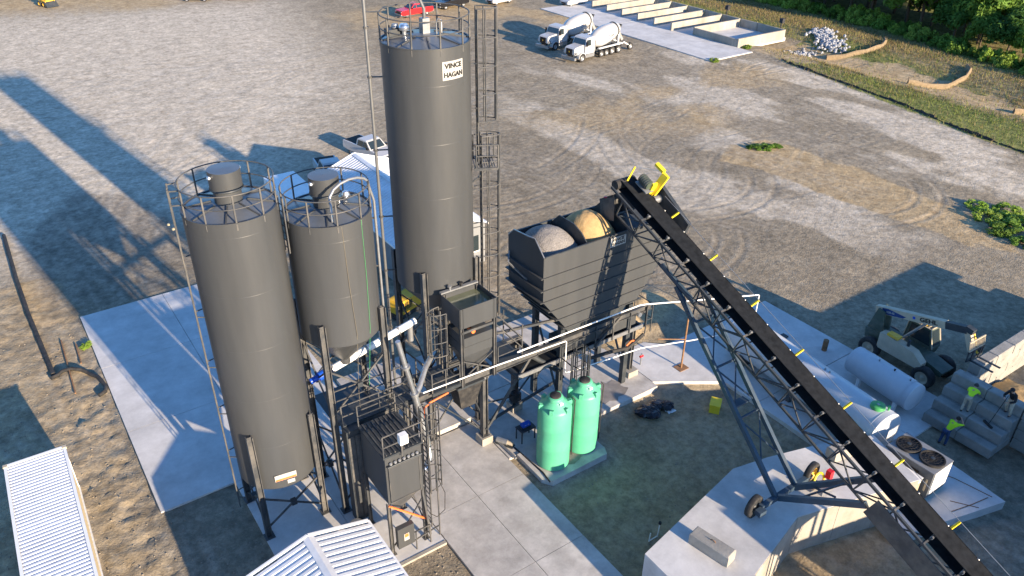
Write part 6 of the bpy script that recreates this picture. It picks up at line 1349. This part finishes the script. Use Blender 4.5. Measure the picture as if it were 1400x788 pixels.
for y in np.arange(28, 106, 2.1):
    for row in range(2): bush(wood_edge(y)-.8-row*2.2+rs2.uniform(-.8, .8), y+rs2.uniform(-.8, .8), rs2.uniform(.7, 1.25)-.15*row, rs2.choice((0, 1, 2)), 'low bright green shrub in the row in front of the wood', 'shrubs in front of the wood')
for k, (x, y, s) in enumerate(((64.8, 25.8, 1.0), (63.4, 23.8, 1.1), (66.2, 27.4, .8), (65.6, 23.6, 1.25), (67.2, 25.4, 1.1), (62.6, 22.0, .85), (64.4, 21.2, 1.1), (66.6, 21.4, 1.2))): bush(x, y, s*.85, 2 if k % 2 else 0, 'leafy green shrub in the clump at the end of the sandy strip', 'shrub clump by the sandy strip', .42)
for k, (x, y, s) in enumerate(((61.2, 46.6, .55), (62.3, 46.0, .6), (63.2, 45.7, .45))): bush(x, y, s, 2, 'low green weed clump at the top of the sandy strip', 'weeds by the sandy strip', .5)
bush(2.0-.5, 46.8, .28, 0, 'tiny green weed growing at the edge of the left pad', None, .6)
for k, (x, y) in enumerate(((90.2, 72.9), (81.2, 70.6))): bush(x, y, .5, 0, ['weed clump growing against the wash pit corner', 'weed clump growing at the near corner of the bay apron'][k], None, .5)
def blades(n_, area, hmin, hmax, mat, seed, label, name, dens):
    rs = np.random.RandomState(seed); x = rs.uniform(area[0], area[1], n_); y = rs.uniform(area[2], area[3], n_)
    keep = np.array([dens(a, c) > rs.rand() for a, c in zip(x, y)]); x = x[keep]; y = y[keep]; vs = []; fs = []
    for a, c in zip(x, y):
        z = gz(a, c); h = rs.uniform(hmin, hmax); t = rs.uniform(0, 6.28); w_ = rs.uniform(.02, .05); dx_, dy_ = math.cos(t)*w_, math.sin(t)*w_; lx, ly = rs.normal(size=2)*h*.35; k = len(vs)
        vs += [(a-dx_, c-dy_, z-.03), (a+dx_, c+dy_, z-.03), (a+lx, c+ly, z+h)]; fs.append((k, k+1, k+2))
    me = bpy.data.meshes.new(name); me.from_pydata(vs, [], fs); me.materials.append(MATS[mat]); o = bpy.data.objects.new(name, me); COL.objects.link(o); o['kind'] = 'stuff'; return tag(o, label, 'grass')
def gidx(A_, x, y): return A_[min(int(np.searchsorted(gx, x)), len(gx)-1), min(int(np.searchsorted(gy, y)), len(gy)-1)]
band = lambda x, y: gidx(grass, x, y)*(1 if x < wood_edge(y)+2 else .2)
def dstraw(x, y): return band(x, y)*(.25+1.0*float(np.exp(-((x-wood_edge(y)+9)/4.5)**2))+.9*float(np.exp(-((x-93.2-(y-55)*.06)/1.6)**2)))*(1.2 if gidx(N1, x, y) > .46 else .35)
def dgreen(x, y): return band(x, y)*(.35+.8*float(np.exp(-((x-wood_edge(y)+2)/3.5)**2))+.5*float(np.exp(-((x-90.2)/2)**2)))
blades(120000, (81, 122, 18, 106), .12, .48, 'straw', 41, 'tall dry straw coloured grass on the verge', 'dry_grass', dstraw)
blades(110000, (81, 124, 18, 106), .10, .38, 'grass_green', 42, 'short green grass on the verge', 'green_grass', dgreen)
